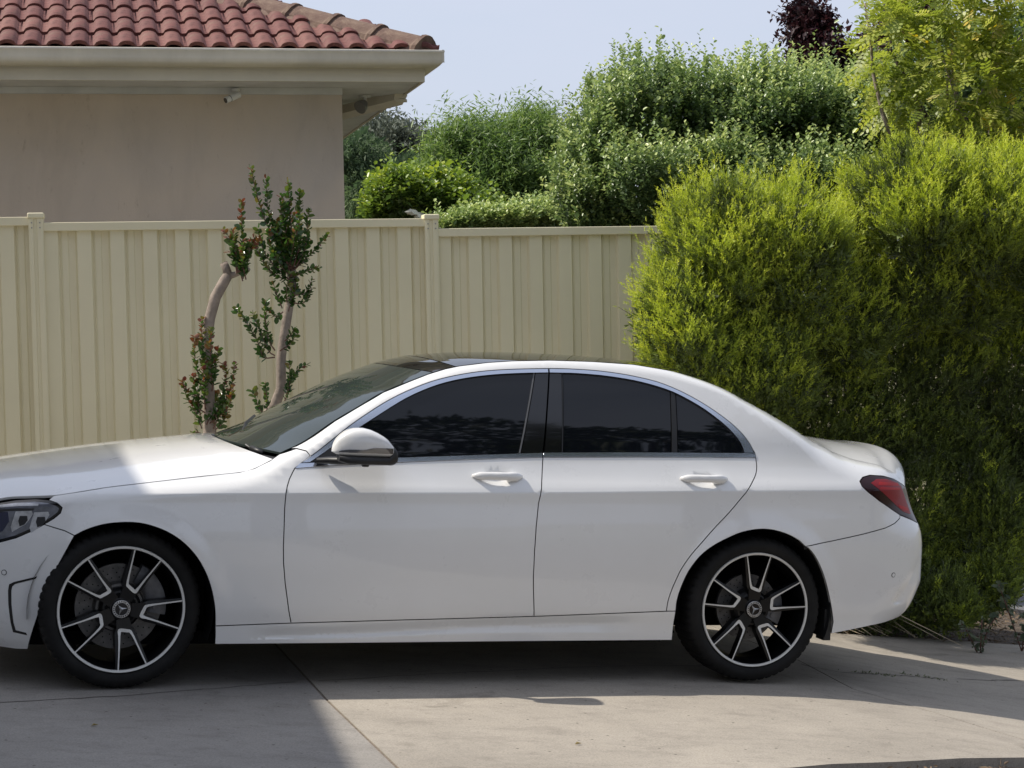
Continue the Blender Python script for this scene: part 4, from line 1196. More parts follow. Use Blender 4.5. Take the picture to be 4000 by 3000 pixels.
# ---- tail lamps
def lamp_mat():
    m, nt, b = new_mat('red_tail_lens')
    t = nt.nodes.new('ShaderNodeTexCoord'); sx = nt.nodes.new('ShaderNodeSeparateXYZ'); nt.links.new(t.outputs['Object'], sx.inputs['Vector'])
    # height above a line that falls to the rear: the lens has a clear red field inside a smoked rim
    mm = nt.nodes.new('ShaderNodeMath'); mm.operation = 'MULTIPLY_ADD'; mm.inputs[1].default_value = .62; nt.links.new(sx.outputs['X'], mm.inputs[0]); nt.links.new(sx.outputs['Z'], mm.inputs[2])
    r = nt.nodes.new('ShaderNodeMapRange'); r.inputs['From Min'].default_value = 2.995; r.inputs['From Max'].default_value = 3.215; nt.links.new(mm.outputs[0], r.inputs['Value'])
    c = ramp(nt, r.outputs['Result'], [(.0, (.030, .004, .007)), (.24, (.040, .006, .010)), (.34, (.22, .012, .018)), (.42, (.42, .022, .018)), (.50, (.30, .010, .018)), (.80, (.33, .012, .020)), (.92, (.10, .006, .012)), (1, (.05, .004, .008))])
    w = nt.nodes.new('ShaderNodeTexWave'); w.inputs['Scale'].default_value = 22; w.bands_direction = 'Z'; nt.links.new(t.outputs['Object'], w.inputs['Vector'])
    c2_ = mixc(nt, .25, c, ramp(nt, w.outputs['Fac'], [(0, (.55, .5, .5)), (1, (1.2, 1, 1))]), 'MULTIPLY')
    nt.links.new(c2_, b.inputs['Base Color']); b.inputs['Roughness'].default_value = .25; b.inputs['Coat Weight'].default_value = 1; b.inputs['Coat Roughness'].default_value = .02
    return m
M_LAMP = lamp_mat()
M_SMOKE = plain('smoked_red_lens', (.020, .003, .005), .15, spec=.35)
M_REDI = plain('bright_red_reflector', (.38, .010, .010), .45, spec=.25)
red_in = [(3.415,.921),(3.46,.938),(3.53,.938),(3.61,.922),(3.668,.902),(3.70,.852),(3.725,.806),(3.735,.770),(3.70,.772),(3.64,.785),(3.585,.812),(3.52,.850),(3.455,.890)]
for s_ in (-1, 1):
    tl = panel('tail_light', lamp, M_SMOKE, gap=.0018, off=.001, side=s_, grid=.02)
    panel('lamp_reflector', red_in, plain('red_tail_lens', (.23, .004, .010), .45, spec=.25, coat=.12), tl, gap=0, off=.0022, side=s_, grid=.02, flange=.001)
    for k_, (za, zb_) in enumerate(((.912, .924), (.893, .902))):
        panel('lamp_strip', [(3.455+k_*.0,za),(3.64,za-.008),(3.635,zb_-.006),(3.47,zb_+.002)], M_REDI, tl, gap=0, off=.003, side=s_, grid=.02, flange=.001)
    panel('lamp_strip', [(3.60,.818),(3.70,.800),(3.715,.786),(3.66,.789),(3.61,.803)], M_REDI, tl, gap=0, off=.003, side=s_, grid=.02, flange=.001)

# ---- headlamps: cover panel with its sheen painted grey, under bright reflector bowls
M_HLIN = plain('headlamp_silver', (.52, .53, .55), .3, .6, var=.25, vscale=40)
M_HLG = plain('headlamp_cover_sheen', (.16, .17, .20), .12, .35, coat=1, var=.3, vscale=25)
M_HLBL = plain('blue_projector_ring', (.006, .012, .045), .1, coat=1)
for s_ in (-1, 1):
    hl_ = [o for o in car.children if o.name.startswith('headlight')][0 if s_ < 0 else 1]
    panel('lamp_cover', [(-.70,.70),(-.60,.728),(-.54,.741),(-.4674,.755),(-.3779,.764),(-.3191,.762),(-.288,.754),(-.271,.744),(-.277,.728),(-.299,.709),(-.334,.686),(-.379,.659),(-.442,.628),(-.508,.607),(-.60,.590),(-.70,.60)], M_HLG, hl_, gap=0, off=.0003, grid=.02, flange=.001, side=s_)
    panel('lamp_band', [(-.66,.702),(-.56,.722),(-.45,.735),(-.375,.738),(-.378,.729),(-.46,.724),(-.56,.712),(-.66,.690)], M_SBLK, hl_, gap=0, off=.0006, grid=.02, flange=.001, side=s_)
    panel('lamp_brow', [(-.60,.733),(-.47,.752),(-.40,.757),(-.36,.757),(-.36,.748),(-.44,.744),(-.60,.724)], M_HLIN, hl_, gap=0, off=.0006, grid=.02, flange=.001, side=s_)
    for a, b_ in ((-.455, -.385), (-.375, -.315)):
        panel('lamp_bowl', [(a,.722),(b_,.728),(b_+.006,.715),(b_-.008,.690),(b_-.022,.672),(a-.004,.640),(a-.012,.66)], M_HLIN, hl_, gap=0, off=.0006, grid=.02, flange=.001, side=s_)
        c_ = ((a+b_)/2, .690)
        panel('lamp_lens', [(c_[0]-.014,.705),(c_[0]+.018,.707),(c_[0]+.022,.690),(c_[0]+.010,.672),(c_[0]-.010,.664),(c_[0]-.018,.685)], M_SBLK, hl_, gap=0, off=.0014, grid=.02, flange=.001, side=s_)
    panel('lamp_lens', [(-.56,.715),(-.49,.718),(-.478,.68),(-.50,.64),(-.56,.62)], M_HLBL, hl_, gap=0, off=.0008, grid=.02, flange=.001, side=s_)
# grille, plate panel: seen only from the side step
b = MB(); b.box((-.80,-.42,.42), (-.78,.42,.70)); b.build('grille', M_SBLK, car)

# ================================================================== WHEELS
def tyre_mat():
    m, nt, b = new_mat('tyre_rubber')
    c = ramp(nt, noise(nt, 9, 6, .7), [(.35, (.007, .007, .007)), (.7, (.016, .0155, .015))])
    nt.links.new(c, b.inputs['Base Color']); b.inputs['Roughness'].default_value = .7; b.inputs['Specular IOR Level'].default_value = .22
    bump(nt, b, noise(nt, 120, 3, .6), .12, .001)
    return m
M_TYRE = tyre_mat()
def scuffed_mat():
    m, nt, b = new_mat('machined_alloy')
    c = ramp(nt, noise(nt, 34, 5, .75), [(.30, (.07, .07, .07)), (.35, (.62, .62, .60)), (.7, (.68, .68, .66))])
    nt.links.new(c, b.inputs['Base Color']); b.inputs['Metallic'].default_value = .35; b.inputs['Roughness'].default_value = .38
    return m
M_ALLOY = scuffed_mat()
M_RIMB = plain('black_wheel_paint', (.004, .004, .0045), .30, spec=.35)
M_DISC = plain('brake_disc_steel', (.13, .125, .12), .5, .55, var=.3, vscale=30)
M_CAL = plain('grey_caliper', (.12, .12, .125), .5, .3, var=.3, vscale=30)
def lathe(b, prof_, n, m=0, closed=False, y=True):
    v, f = [], []
    for k_ in range(n):
        a = 2*math.pi*k_/n
        for (yy, r) in prof_: v.append((r*math.cos(a), yy, r*math.sin(a)))
    p = len(prof_)
    for k_ in range(n):
        k2 = (k_+1) % n
        for i in range(p-1): f.append((k_*p+i, k_*p+i+1, k2*p+i+1, k2*p+i))
    b.add(v, f, m)
# local wheel frame: x rear, y in (0 = outer rim face), z up
def make_tyre(w):
    prof_ = [(.012,.2560),(.003,.2640),(-.004,.275),(-.0075,.290),(-.006,.303),(.002,.316),(.010,.3235),(.020,.3285),(.036,.3312),(.055,.332)]
    full = prof_ + [(w-.055,.332),(w-.036,.3312),(w-.020,.3285),(w-.010,.3235),(w-.002,.316),(w+.004,.30),(w,.275),(w-.012,.256)]
    n = 224
    v, f = [], []
    for k_ in range(n):
        a = 2*math.pi*k_/n
        notch = (k_ % 4 == 0)
        for i, (yy, r) in enumerate(full):
            rr = r
            if notch and (5 <= i <= 9 or 10 <= i <= 14): rr = r - (.0055 if i not in (5, 14) else .002)
            elif r > .3285 and k_ % 2: rr = r
            if i in (9, 10): pass
            v.append((rr*math.cos(a), yy, rr*math.sin(a)))
    p = len(full)
    for k_ in range(n):
        k2 = (k_+1) % n
        for i in range(p-1): f.append((k_*p+i, k_*p+i+1, k2*p+i+1, k2*p+i))
    me = bpy.data.meshes.new('tyre'); me.from_pydata(v, [], f); me.materials.append(M_TYRE)
    o = bpy.data.objects.new('tyre', me); C.objects.link(o); smooth_by_angle(o, 28)
    # circumferential grooves and raised sidewall ring
    return o
def make_rim():
    b = MB()
    lathe(b, [(.002,.2500),(-.0025,.2520),(-.0035,.2600),(.000,.2618),(.010,.2612)], 120, 1)
    lathe(b, [(.002,.2500),(.012,.2475),(.050,.238),(.085,.232),(.200,.235),(.210,.250),(.214,.262)], 96, 0)
    # hub: a dark dish with five bolt pockets
    lathe(b, [(.018,.0),(.018,.036),(.024,.040),(.026,.052),(.031,.074),(.045,.086),(.080,.092)], 60, 0)
    return b.build('rim', None, None, mats=[M_RIMB, M_ALLOY])
def spoke_mesh(mirror_=1):
    """one twin spoke: a U of bright machined edge on black legs; angle 0 = middle of the U"""
    b = MB(); h = math.radians(13.4)
    R0, RA, RB = .2515, .1000, .0885
    def P(r, a, y): return (r*math.cos(a), y, r*math.sin(a))
    def face_y(r): return .0015 + .015*((.2515-r)/.16)**1.2 if r < .2515 else .0015
    # centre line of the bright strip
    line = [(R0, h), (.20, h*1.0), (.15, h*.99), (.118, h*.96)]
    # corner A -> corner B
    A = (RA, h*.78); B = (RB, -h*.92)
    line += [(.1065, h*.88), A, (.0945, h*.30), (.0895, -h*.35), B, (.0915, -h*1.08), (.108, -h*1.07), (.15, -h*1.01), (.20, -h), (R0, -h)]
    pts = np.array([(r*math.cos(a), r*math.sin(a)) for r, a in line])
    # smooth
    Q = catmull(np.c_[pts], 6)
    n = len(Q); T = np.gradient(Q, axis=0); T /= np.linalg.norm(T, axis=1, keepdims=True); Nn = np.stack([-T[:, 1], T[:, 0]], 1)
    rr = np.hypot(Q[:, 0], Q[:, 1])
    wid = np.interp(rr, [.085, .095, .112, .15, .22, .252], [.0070, .0068, .0046, .0034, .0027, .0026])
    cen = Q.mean(0)
    v, f, fm = [], [], []
    for i in range(n):
        y = face_y(rr[i]); q = Q[i]; nn = Nn[i]
        if np.dot(nn, q-np.array((.17, 0))) < 0: nn = -nn   # outwards from the U
        w = wid[i]
        wo = w + np.interp(rr[i], [.085,.11,.252], [.006,.013,.008])
        rows_ = [(q-nn*w*1.0, y+.045), (q-nn*w*1.0, y), (q+nn*w, y), (q+nn*(w+.001), y+.003), (q+nn*wo, y+.006), (q+nn*(wo+.003), y+.045)]
        for p, yy in rows_: v.append((p[0], yy, p[1]))
    R_ = 6
    for i in range(n-1):
        for r in range(R_-1):
            f.append((i*R_+r, i*R_+r+1, (i+1)*R_+r+1, (i+1)*R_+r)); fm.append(1 if r == 1 else 0)
    base = len(b.v); b.v += v; b.f += f; b.m += fm
    # black web from the U's foot to the hub, with bolt pocket between neighbours
    web = [(.104, h*1.35, .018), (.100, -h*1.55, .018), (.050, -h*2.4, .022), (.050, h*2.4, .022)]
    b.add([P(r, a, y) for r, a, y in web] + [P(r, a, y+.04) for r, a, y in web], [(0,1,2,3), (0,4,5,1), (1,5,6,2), (2,6,7,3), (3,7,4,0)], 0)
    me = bpy.data.meshes.new('spoke')
    me.from_pydata(b.v, [], b.f)
    for m in (M_RIMB, M_ALLOY): me.materials.append(m)
    me.polygons.foreach_set('material_index', np.array(b.m, np.int32))
    return me
M_CAPR = plain('brushed_cap_ring', (.42, .42, .42), .35, .8, var=.35, vscale=160)
def make_cap(rot):
    b = MB()
    lathe(b, [(.0135,.0375),(.010,.0372),(.009,.036),(.0085,.0265),(.010,.0255)], 48, 1)
    lathe(b, [(.0105,.0258),(.0105,.0005)], 32, 0)
    # three pointed star in relief
    for k_ in range(3):
        a = rot[k_]
        tip = np.array((.0245*math.cos(a), .0245*math.sin(a)))
        l = np.array((.0062*math.cos(a+math.pi/3), .0062*math.sin(a+math.pi/3))); r = np.array((.0062*math.cos(a-math.pi/3), .0062*math.sin(a-math.pi/3)))
        b.add([(0, .0055, 0), (tip[0], .0085, tip[1]), (l[0], .0100, l[1]), (r[0], .0100, r[1])], [(0, 1, 2), (0, 3, 1)], 1)
    # laurel-like ticks on the ring
    for k_ in range(22):
        a = 2*math.pi*k_/22
        b.box((-.0022, .0080, .029), (.0022, .0092, .0335), Matrix.Rotation(a, 4, 'Y'), 0)
    return b.build('hub_cap', None, None, mats=[M_GBLK, M_CAPR])
def make_disc(R):
    b = MB()
    lathe(b, [(.115,R),(.095,R),(.095,R*.60),(.085,R*.58),(.060,R*.55),(.055,.045)], 72, 0)
    for k_ in range(24):
        for q, r in enumerate((.68, .79, .90)):
            a = 2*math.pi*(k_ + q*.33)/24
            c_ = (R*r*math.cos(a), R*r*math.sin(a))
            b.tube([(c_[0], .0952, c_[1]), (c_[0], .0946, c_[1])], .0030, 6, m=1)
    return b.build('brake_disc', None, None, mats=[M_DISC, M_HULL])
def make_caliper(R, a0, a1, w):
    b = MB(); v, f = [], []
    A = np.linspace(a0, a1, 12)
    sec = [(.12, R-.060), (.075, R-.062), (.064, R-.045), (.062, R-.005), (.070, R+.016), (.12, R+.020)]
    for a in A:
        for yy, r in sec: v.append((r*math.cos(a), yy, r*math.sin(a)))
    p = len(sec)
    f = [(i*p+j, i*p+j+1, (i+1)*p+j+1, (i+1)*p+j) for i in range(11) for j in range(p-1)] + [tuple(range(p)), tuple(11*p+j for j in range(p))[::-1]]
    b.add(v, f)
    for a in (a0+.18, a1-.18):
        b.tube([((R-.03)*math.cos(a), .066, (R-.03)*math.sin(a)), ((R-.03)*math.cos(a), .058, (R-.03)*math.sin(a))], .012, 8)
    o = b.build('caliper', M_CAL); smooth_by_angle(o, 40); return o
tyres = make_tyre(.228); rim_o = make_rim(); spk = spoke_mesh()
def link_copy(o, parent, mat):
    c = o.copy(); C.objects.link(c); c.parent = parent; c.matrix_local = mat; return c
def place(o, parent, mat=Matrix()):
    o.parent = parent; o.matrix_local = mat
I4 = Matrix.Identity(4)
first = True
for (cx, sd, ang, R, star) in ((0., -1, (79.7+53)/2, .178, (130, 10, 250)), (2.84, -1, (101.9+75.3)/2, .150, (128, 8, 248)), (0., 1, 20, .178, (130, 10, 250)), (2.84, 1, 40, .150, (128, 8, 248))):
    steer = math.radians(4.0) if cx == 0 else 0
    w_ = empty('wheel', (cx, .868*sd, .332), car)
    w_.rotation_euler = (0, 0, steer + (0 if sd < 0 else math.pi))
    if first: place(tyres, w_); place(rim_o, w_)
    else: link_copy(tyres, w_, I4); link_copy(rim_o, w_, I4)
    first = False
    for k_ in range(5):
        o = bpy.data.objects.new('spoke', spk); C.objects.link(o); o.parent = w_
        o.matrix_local = Matrix.Rotation(-math.radians(ang + 72*k_), 4, 'Y')
    place(make_cap([math.radians(a) for a in star]), w_)
    place(make_disc(R), w_)
    place(make_caliper(R, math.radians(-10 if cx == 0 else -28), math.radians(62 if cx == 0 else 22), 0), w_)
    for k_ in range(5):
        b = MB(); a = math.radians(ang + 36 + 72*k_)
        b.tube([(.056*math.cos(a), .0235, .056*math.sin(a)), (.056*math.cos(a), .0245, .056*math.sin(a))], .0115, 12)
        place(b.build('bolt_pocket', M_HULL), w_)
for y in (-.66, .66):
    for cx in (0, 2.84):
        b = MB(); b.tube([(cx-.0, y*.7, .332), (cx, y, .332)], .05, 10); b.tube([(cx+.02, y*.95, .30), (cx+.26, y*.55, .24)], .022, 8); b.build('suspension_arm', M_SBLK, car)
# ---- measured places of the plants (world metres)
DIOSMA=[(1.265,10.871,1.766,0.377,0.5,0.437),(1.625,10.967,1.684,0.38,0.5,0.471),(1.056,10.802,1.364,0.3,0.45,0.48),(1.4,10.94,1.111,0.411,0.45,0.502),(1.999,11.205,1.431,0.358,0.45,0.404),(1.832,11.474,0.762,0.527,0.45,0.671),(2.447,11.735,0.977,0.539,0.5,0.685),(3.11,12.088,1.031,0.504,0.55,0.807),(2.289,11.643,0.089,0.569,0.45,0.585),(2.804,11.895,0.131,0.548,0.5,0.697),(3.295,12.163,0.515,0.373,0.5,0.61),(2.18,11.274,-0.306,0.363,0.35,0.221),(2.57,11.322,-0.338,0.317,0.35,0.222),(2.924,11.527,-0.233,0.209,0.35,0.242),(2.981,11.742,0.063,0.246,0.4,0.41)]
DIOSMA_TOP=[(2.425,11.133,2.009,0.355,0.55,0.385),(2.818,11.229,1.928,0.373,0.55,0.404),(3.187,11.325,1.846,0.314,0.55,0.439),(2.438,11.213,1.594,0.311,0.4,0.296),(2.796,11.409,1.493,0.269,0.4,0.237)]
BACKT=[(3.84,17.594,3.155,0.535,0.8,0.608),(4.452,17.701,3.298,0.587,0.8,0.733),(5.121,17.904,3.355,0.544,0.8,0.865),(4.146,17.468,2.608,0.604,0.7,0.483),(4.849,17.565,2.552,0.608,0.7,0.535)]
PITTO=[(1.077,15.586,3.043,0.431,0.9,0.431),(0.733,15.268,2.662,0.274,0.7,0.422),(0.572,15.054,2.36,0.188,0.6,0.292),(1.581,15.887,3.039,0.439,1.0,0.417),(2.086,15.887,3.051,0.439,1.0,0.417),(2.524,15.886,3.021,0.373,1.0,0.439),(2.962,15.883,2.968,0.439,1.0,0.439),(1.107,14.955,2.385,0.476,0.8,0.372),(1.71,15.159,2.468,0.461,0.9,0.398),(2.311,15.255,2.378,0.464,0.9,0.401),(2.773,15.25,2.284,0.464,0.8,0.422),(0.708,14.941,2.104,0.29,0.5,0.228),(1.175,14.839,2.05,0.411,0.5,0.226),(1.679,14.938,2.043,0.414,0.5,0.228)]
OLEA=[(-0.407,22.097,3.115,0.489,1.2,0.489),(0.303,22.405,3.276,0.341,1.0,0.465),(-0.074,21.684,2.841,0.45,1.0,0.45),(-0.737,21.677,2.704,0.27,0.9,0.27),(0.312,21.675,2.653,0.39,1.0,0.33),(-0.469,21.568,2.514,0.567,0.9,0.269)]
LAUR=[(-1.152,19.573,2.658,0.298,0.7,0.244),(-0.805,19.67,2.603,0.463,0.7,0.245),(-0.371,19.562,2.426,0.298,0.6,0.149),(-1.338,19.464,2.468,0.189,0.5,0.162)]
LOWH=[(-0.019,18.857,2.337,0.574,0.6,0.131),(0.375,18.959,2.386,0.289,0.6,0.131),(-0.485,18.655,2.3,0.31,0.5,0.09)]
PEPPER=[(-2.025,25.112,3.355,0.486,1.8,0.486),(-1.721,24.588,2.872,0.578,1.8,0.476),(-1.279,24.102,3.171,0.233,1.1,0.233),(-2.379,25.096,3.015,0.382,1.8,0.625)]
GUMS=[(-2.404,42.2,4.834,0.467,2.5,0.408),(-1.943,42.186,4.533,0.321,2.5,0.35),(-2.875,43.215,5.128,0.299,2.5,0.269),(1.271,44.209,4.974,0.306,2.0,0.367),(1.51,44.198,4.725,0.244,1.8,0.306)]
PURPLE=[(3.658,22.17,4.651,0.229,0.5,0.275),(3.743,22.154,4.314,0.306,0.6,0.244),(4.289,22.144,4.12,0.397,0.8,0.275),(3.46,22.135,3.923,0.138,0.3,0.153),(3.511,22.183,4.929,0.107,0.25,0.092),(4.571,22.461,4.46,0.217,0.4,0.186),(4.963,22.68,4.853,0.281,0.6,0.281)]
ROBI=[(2.982,12.899,3.368,0.409,0.9,0.409),(3.452,12.996,3.319,0.448,1.0,0.537),(3.038,12.776,2.894,0.406,0.8,0.318),(3.504,12.872,2.807,0.391,0.9,0.444),(3.157,12.56,2.558,0.295,0.6,0.156),(2.635,12.691,3.206,0.158,0.5,0.385)]
TRUNK_A= [(-1.702, 10.269, 0.681), (-1.694, 10.278, 0.862), (-1.695, 10.286, 1.043), (-1.7, 10.295, 1.224), (-1.702, 10.301, 1.36), (-1.681, 10.307, 1.495), (-1.647, 10.313, 1.612), (-1.595, 10.317, 1.701), (-1.572, 10.319, 1.737)]
STUB_A= [(-1.572, 10.318, 1.728), (-1.585, 10.321, 1.774), (-1.598, 10.322, 1.801)]
LIMB_A= [(-1.577, 10.318, 1.728), (-1.536, 10.319, 1.736), (-1.463, 10.32, 1.762)]
TRUNK_B= [(-1.482, 10.476, 0.825), (-1.406, 10.481, 0.925), (-1.35, 10.484, 0.997), (-1.315, 10.489, 1.089), (-1.312, 10.496, 1.255), (-1.296, 10.502, 1.365), (-1.265, 10.509, 1.531), (-1.244, 10.516, 1.668), (-1.242, 10.521, 1.779)]
SHOOT_A= [[(-1.515, 10.269, 1.74), (-1.543, 10.277, 1.916), (-1.591, 10.281, 1.989)], [(-1.51, 10.269, 1.744), (-1.517, 10.274, 1.852), (-1.532, 10.28, 1.979)], [(-1.501, 10.269, 1.749), (-1.48, 10.276, 1.897), (-1.486, 10.284, 2.068), (-1.484, 10.288, 2.14)], [(-1.483, 10.27, 1.753), (-1.454, 10.275, 1.869), (-1.416, 10.278, 1.94)], [(-1.492, 10.269, 1.748), (-1.463, 10.273, 1.824), (-1.398, 10.278, 1.931)], [(-1.506, 10.269, 1.744), (-1.49, 10.273, 1.825), (-1.562, 10.275, 1.862)], [(-1.721, 10.238, 1.091), (-1.754, 10.247, 1.272), (-1.756, 10.253, 1.398)], [(-1.714, 10.245, 1.226), (-1.721, 10.251, 1.361), (-1.722, 10.257, 1.496)], [(-1.703, 10.238, 1.091), (-1.701, 10.245, 1.226), (-1.709, 10.247, 1.28)], [(-1.666, 10.24, 1.135), (-1.667, 10.249, 1.315), (-1.665, 10.255, 1.441)], [(-1.667, 10.238, 1.09), (-1.647, 10.245, 1.225), (-1.626, 10.25, 1.332)], [(-1.662, 10.23, 0.91), (-1.614, 10.237, 1.062), (-1.584, 10.243, 1.188), (-1.61, 10.245, 1.242)], [(-1.663, 10.229, 0.883), (-1.587, 10.236, 1.044), (-1.549, 10.241, 1.151), (-1.538, 10.245, 1.241)], [(-1.713, 10.236, 1.046), (-1.785, 10.238, 1.084), (-1.833, 10.241, 1.139)], [(-1.733, 10.232, 0.957), (-1.753, 10.238, 1.092), (-1.774, 10.243, 1.182)], [(-1.661, 10.232, 0.955), (-1.624, 10.234, 0.999), (-1.588, 10.235, 1.026)], [(-1.726, 10.229, 0.884), (-1.751, 10.232, 0.957), (-1.777, 10.236, 1.038)], [(-1.654, 10.228, 0.874), (-1.608, 10.23, 0.918), (-1.589, 10.233, 0.972)], [(-1.735, 10.227, 0.858), (-1.762, 10.228, 0.867), (-1.78, 10.227, 0.854)]]
SHOOT_B= [[(-1.236, 10.47, 1.76), (-1.307, 10.477, 1.899), (-1.378, 10.483, 2.038), (-1.421, 10.49, 2.186), (-1.454, 10.498, 2.342)], [(-1.236, 10.47, 1.76), (-1.288, 10.479, 1.944), (-1.358, 10.485, 2.074), (-1.373, 10.495, 2.286)], [(-1.236, 10.471, 1.769), (-1.26, 10.479, 1.944), (-1.285, 10.485, 2.073), (-1.283, 10.49, 2.183)], [(-1.236, 10.471, 1.769), (-1.232, 10.479, 1.943), (-1.238, 10.487, 2.127), (-1.24, 10.494, 2.255)], [(-1.227, 10.471, 1.769), (-1.187, 10.477, 1.896), (-1.184, 10.484, 2.052), (-1.181, 10.491, 2.199)], [(-1.218, 10.47, 1.759), (-1.151, 10.476, 1.887), (-1.139, 10.483, 2.033), (-1.124, 10.486, 2.097)], [(-1.218, 10.47, 1.759), (-1.143, 10.474, 1.831), (-1.087, 10.476, 1.885), (-1.03, 10.479, 1.958)], [(-1.228, 10.467, 1.686), (-1.347, 10.469, 1.744), (-1.4, 10.473, 1.827), (-1.444, 10.477, 1.911)], [(-1.237, 10.468, 1.714), (-1.172, 10.469, 1.74), (-1.107, 10.47, 1.766), (-1.089, 10.47, 1.757)], [(-1.221, 10.463, 1.613), (-1.156, 10.464, 1.63), (-1.118, 10.468, 1.711)], [(-1.226, 10.461, 1.571), (-1.185, 10.461, 1.566), (-1.157, 10.462, 1.584), (-1.123, 10.465, 1.657)], [(-1.338, 10.447, 1.266), (-1.402, 10.447, 1.267), (-1.428, 10.45, 1.341), (-1.481, 10.455, 1.443), (-1.553, 10.46, 1.555)], [(-1.338, 10.447, 1.275), (-1.374, 10.449, 1.304), (-1.418, 10.454, 1.415), (-1.461, 10.459, 1.521)], [(-1.337, 10.449, 1.303), (-1.373, 10.452, 1.368), (-1.388, 10.458, 1.506), (-1.387, 10.462, 1.588)], [(-1.287, 10.459, 1.522), (-1.333, 10.458, 1.496), (-1.369, 10.46, 1.542)], [(-1.291, 10.46, 1.541), (-1.322, 10.464, 1.624), (-1.339, 10.467, 1.688)], [(-1.31, 10.449, 1.302), (-1.254, 10.45, 1.338), (-1.207, 10.453, 1.401)], [(-1.278, 10.436, 1.045), (-1.249, 10.441, 1.136), (-1.201, 10.444, 1.199), (-1.155, 10.445, 1.221)], [(-1.297, 10.434, 0.999), (-1.259, 10.439, 1.099), (-1.256, 10.445, 1.237)], [(-1.4, 10.431, 0.937), (-1.435, 10.433, 0.984), (-1.47, 10.438, 1.076)], [(-1.39, 10.432, 0.955), (-1.388, 10.436, 1.047), (-1.396, 10.44, 1.12)], [(-1.281, 10.451, 1.357), (-1.243, 10.453, 1.393), (-1.224, 10.455, 1.429)], [(-1.246, 10.469, 1.742), (-1.271, 10.474, 1.852), (-1.333, 10.48, 1.964)], [(-1.236, 10.469, 1.741), (-1.207, 10.473, 1.823), (-1.177, 10.479, 1.942)], [(-1.246, 10.468, 1.723), (-1.291, 10.471, 1.779), (-1.344, 10.475, 1.872)]]
ROBI_BR= [[(2.592, 12.462, 2.599), (2.53, 12.47, 2.763), (2.47, 12.483, 3.037), (2.462, 12.49, 3.2), (2.425, 12.505, 3.506)], [(3.061, 12.461, 2.589), (3.032, 12.472, 2.808), (3.003, 12.481, 2.993), (3.011, 12.499, 3.374)], [(3.135, 12.456, 2.479), (3.163, 12.472, 2.816), (3.254, 12.48, 2.988), (3.491, 12.494, 3.289)], [(2.777, 12.462, 2.595), (2.772, 12.475, 2.867), (2.8, 12.49, 3.193)], [(3.005, 12.485, 3.08), (2.934, 12.498, 3.354), (2.849, 12.503, 3.476)]]
# ================================================================== PLANTS
def add_tint(me, t):
    at = me.attributes.new('tint', 'FLOAT', 'POINT'); at.data.foreach_set('value', np.asarray(t, np.float32))

def leaf_cloud(name, P, D, size, width, mat, parent=None, tint=None, roll=None, shape='leaf', up=.0, fold=.18, **k):
    """every leaf a small folded blade of real size: P = base, D = direction"""
    n = len(P); P = np.asarray(P, float); D = np.asarray(D, float)
    D = D / (np.linalg.norm(D, axis=1, keepdims=True)+1e-9)
    R = rng.normal(size=(n, 3)); R[:, 2] += up*3
    Y = np.cross(R, D); Y /= np.linalg.norm(Y, axis=1, keepdims=True)+1e-9
    Z = np.cross(D, Y)
    s = size*np.exp(rng.normal(0, .22, n)); w = width/size
    if shape == 'leaf':      # 4 verts around a fold: base, side, tip, side
        T = np.array([(0, 0, 0), (.42, .5*w, fold*w), (1, 0, -.06), (.42, -.5*w, fold*w)])
        F = [(0, 2, 1), (0, 3, 2)]
    elif shape == 'round':
        T = np.array([(0, 0, 0), (.30, .48*w, fold*w), (.75, .40*w, fold*w), (1, 0, -.04), (.75, -.40*w, fold*w), (.30, -.48*w, fold*w)])
        F = [(0, 3, 2, 1), (0, 5, 4, 3)]
    elif shape == 'sprig':   # feathery shoot tip: a stem with needles
        T = [(0, 0, 0), (.5, .035, 0), (1, 0, 0), (.5, -.035, 0)]; F = [(0, 1, 2, 3)]
        for q in range(6):
            x0 = .12+.14*q; sd = 1 if q % 2 else -1; ln = .30*(1-.35*x0)
            b = len(T); T += [(x0, 0, 0), (x0+ln*.45, sd*ln*.42+.03*sd, .05*sd), (x0+ln*1.0, sd*ln*.55, .10*((q % 3)-1))]; F.append((b, b+1, b+2))
        T = np.array(T); T[:, 1] *= w*2.4; 
    T = np.asarray(T, float); m = len(T)
    X = (P[:, None] + (T[None, :, 0, None]*D[:, None] + T[None, :, 1, None]*Y[:, None] + T[None, :, 2, None]*Z[:, None])*s[:, None, None]).reshape(-1, 3)
    me = bpy.data.meshes.new(name)
    loops = np.concatenate([np.array(f) for f in F]); lt = np.array([len(f) for f in F])
    me.vertices.add(len(X)); me.vertices.foreach_set('co', X.ravel())
    me.loops.add(len(loops)*n); me.loops.foreach_set('vertex_index', (loops[None]+np.arange(n)[:, None]*m).ravel().astype(np.int32))
    me.polygons.add(len(F)*n)
    tot = np.tile(lt, n); st = np.r_[0, np.cumsum(tot)[:-1]]
    me.polygons.foreach_set('loop_start', st.astype(np.int32))
    try: me.polygons.foreach_set('loop_total', tot.astype(np.int32))
    except Exception: pass
    me.update(calc_edges=True)
    if tint is None: tint = rng.random(n)
    add_tint(me, np.repeat(tint, m))
    me.materials.append(mat)
    o = bpy.data.objects.new(name, me); C.objects.link(o)
    if parent: o.parent = parent
    return tag(o, **k)

def pnoise(P, f, seed=0):
    r = np.random.default_rng(seed); v = 0
    for o_ in range(4):
        k_ = r.normal(size=(3, 3))*f*(1.7**o_); ph = r.random(3)*6.28
        v = v + np.sin(P@k_[0]+ph[0])*np.sin(P@k_[1]+ph[1]+np.sin(P@k_[2]+ph[2]))/(1.35**o_)
    return v/2.2

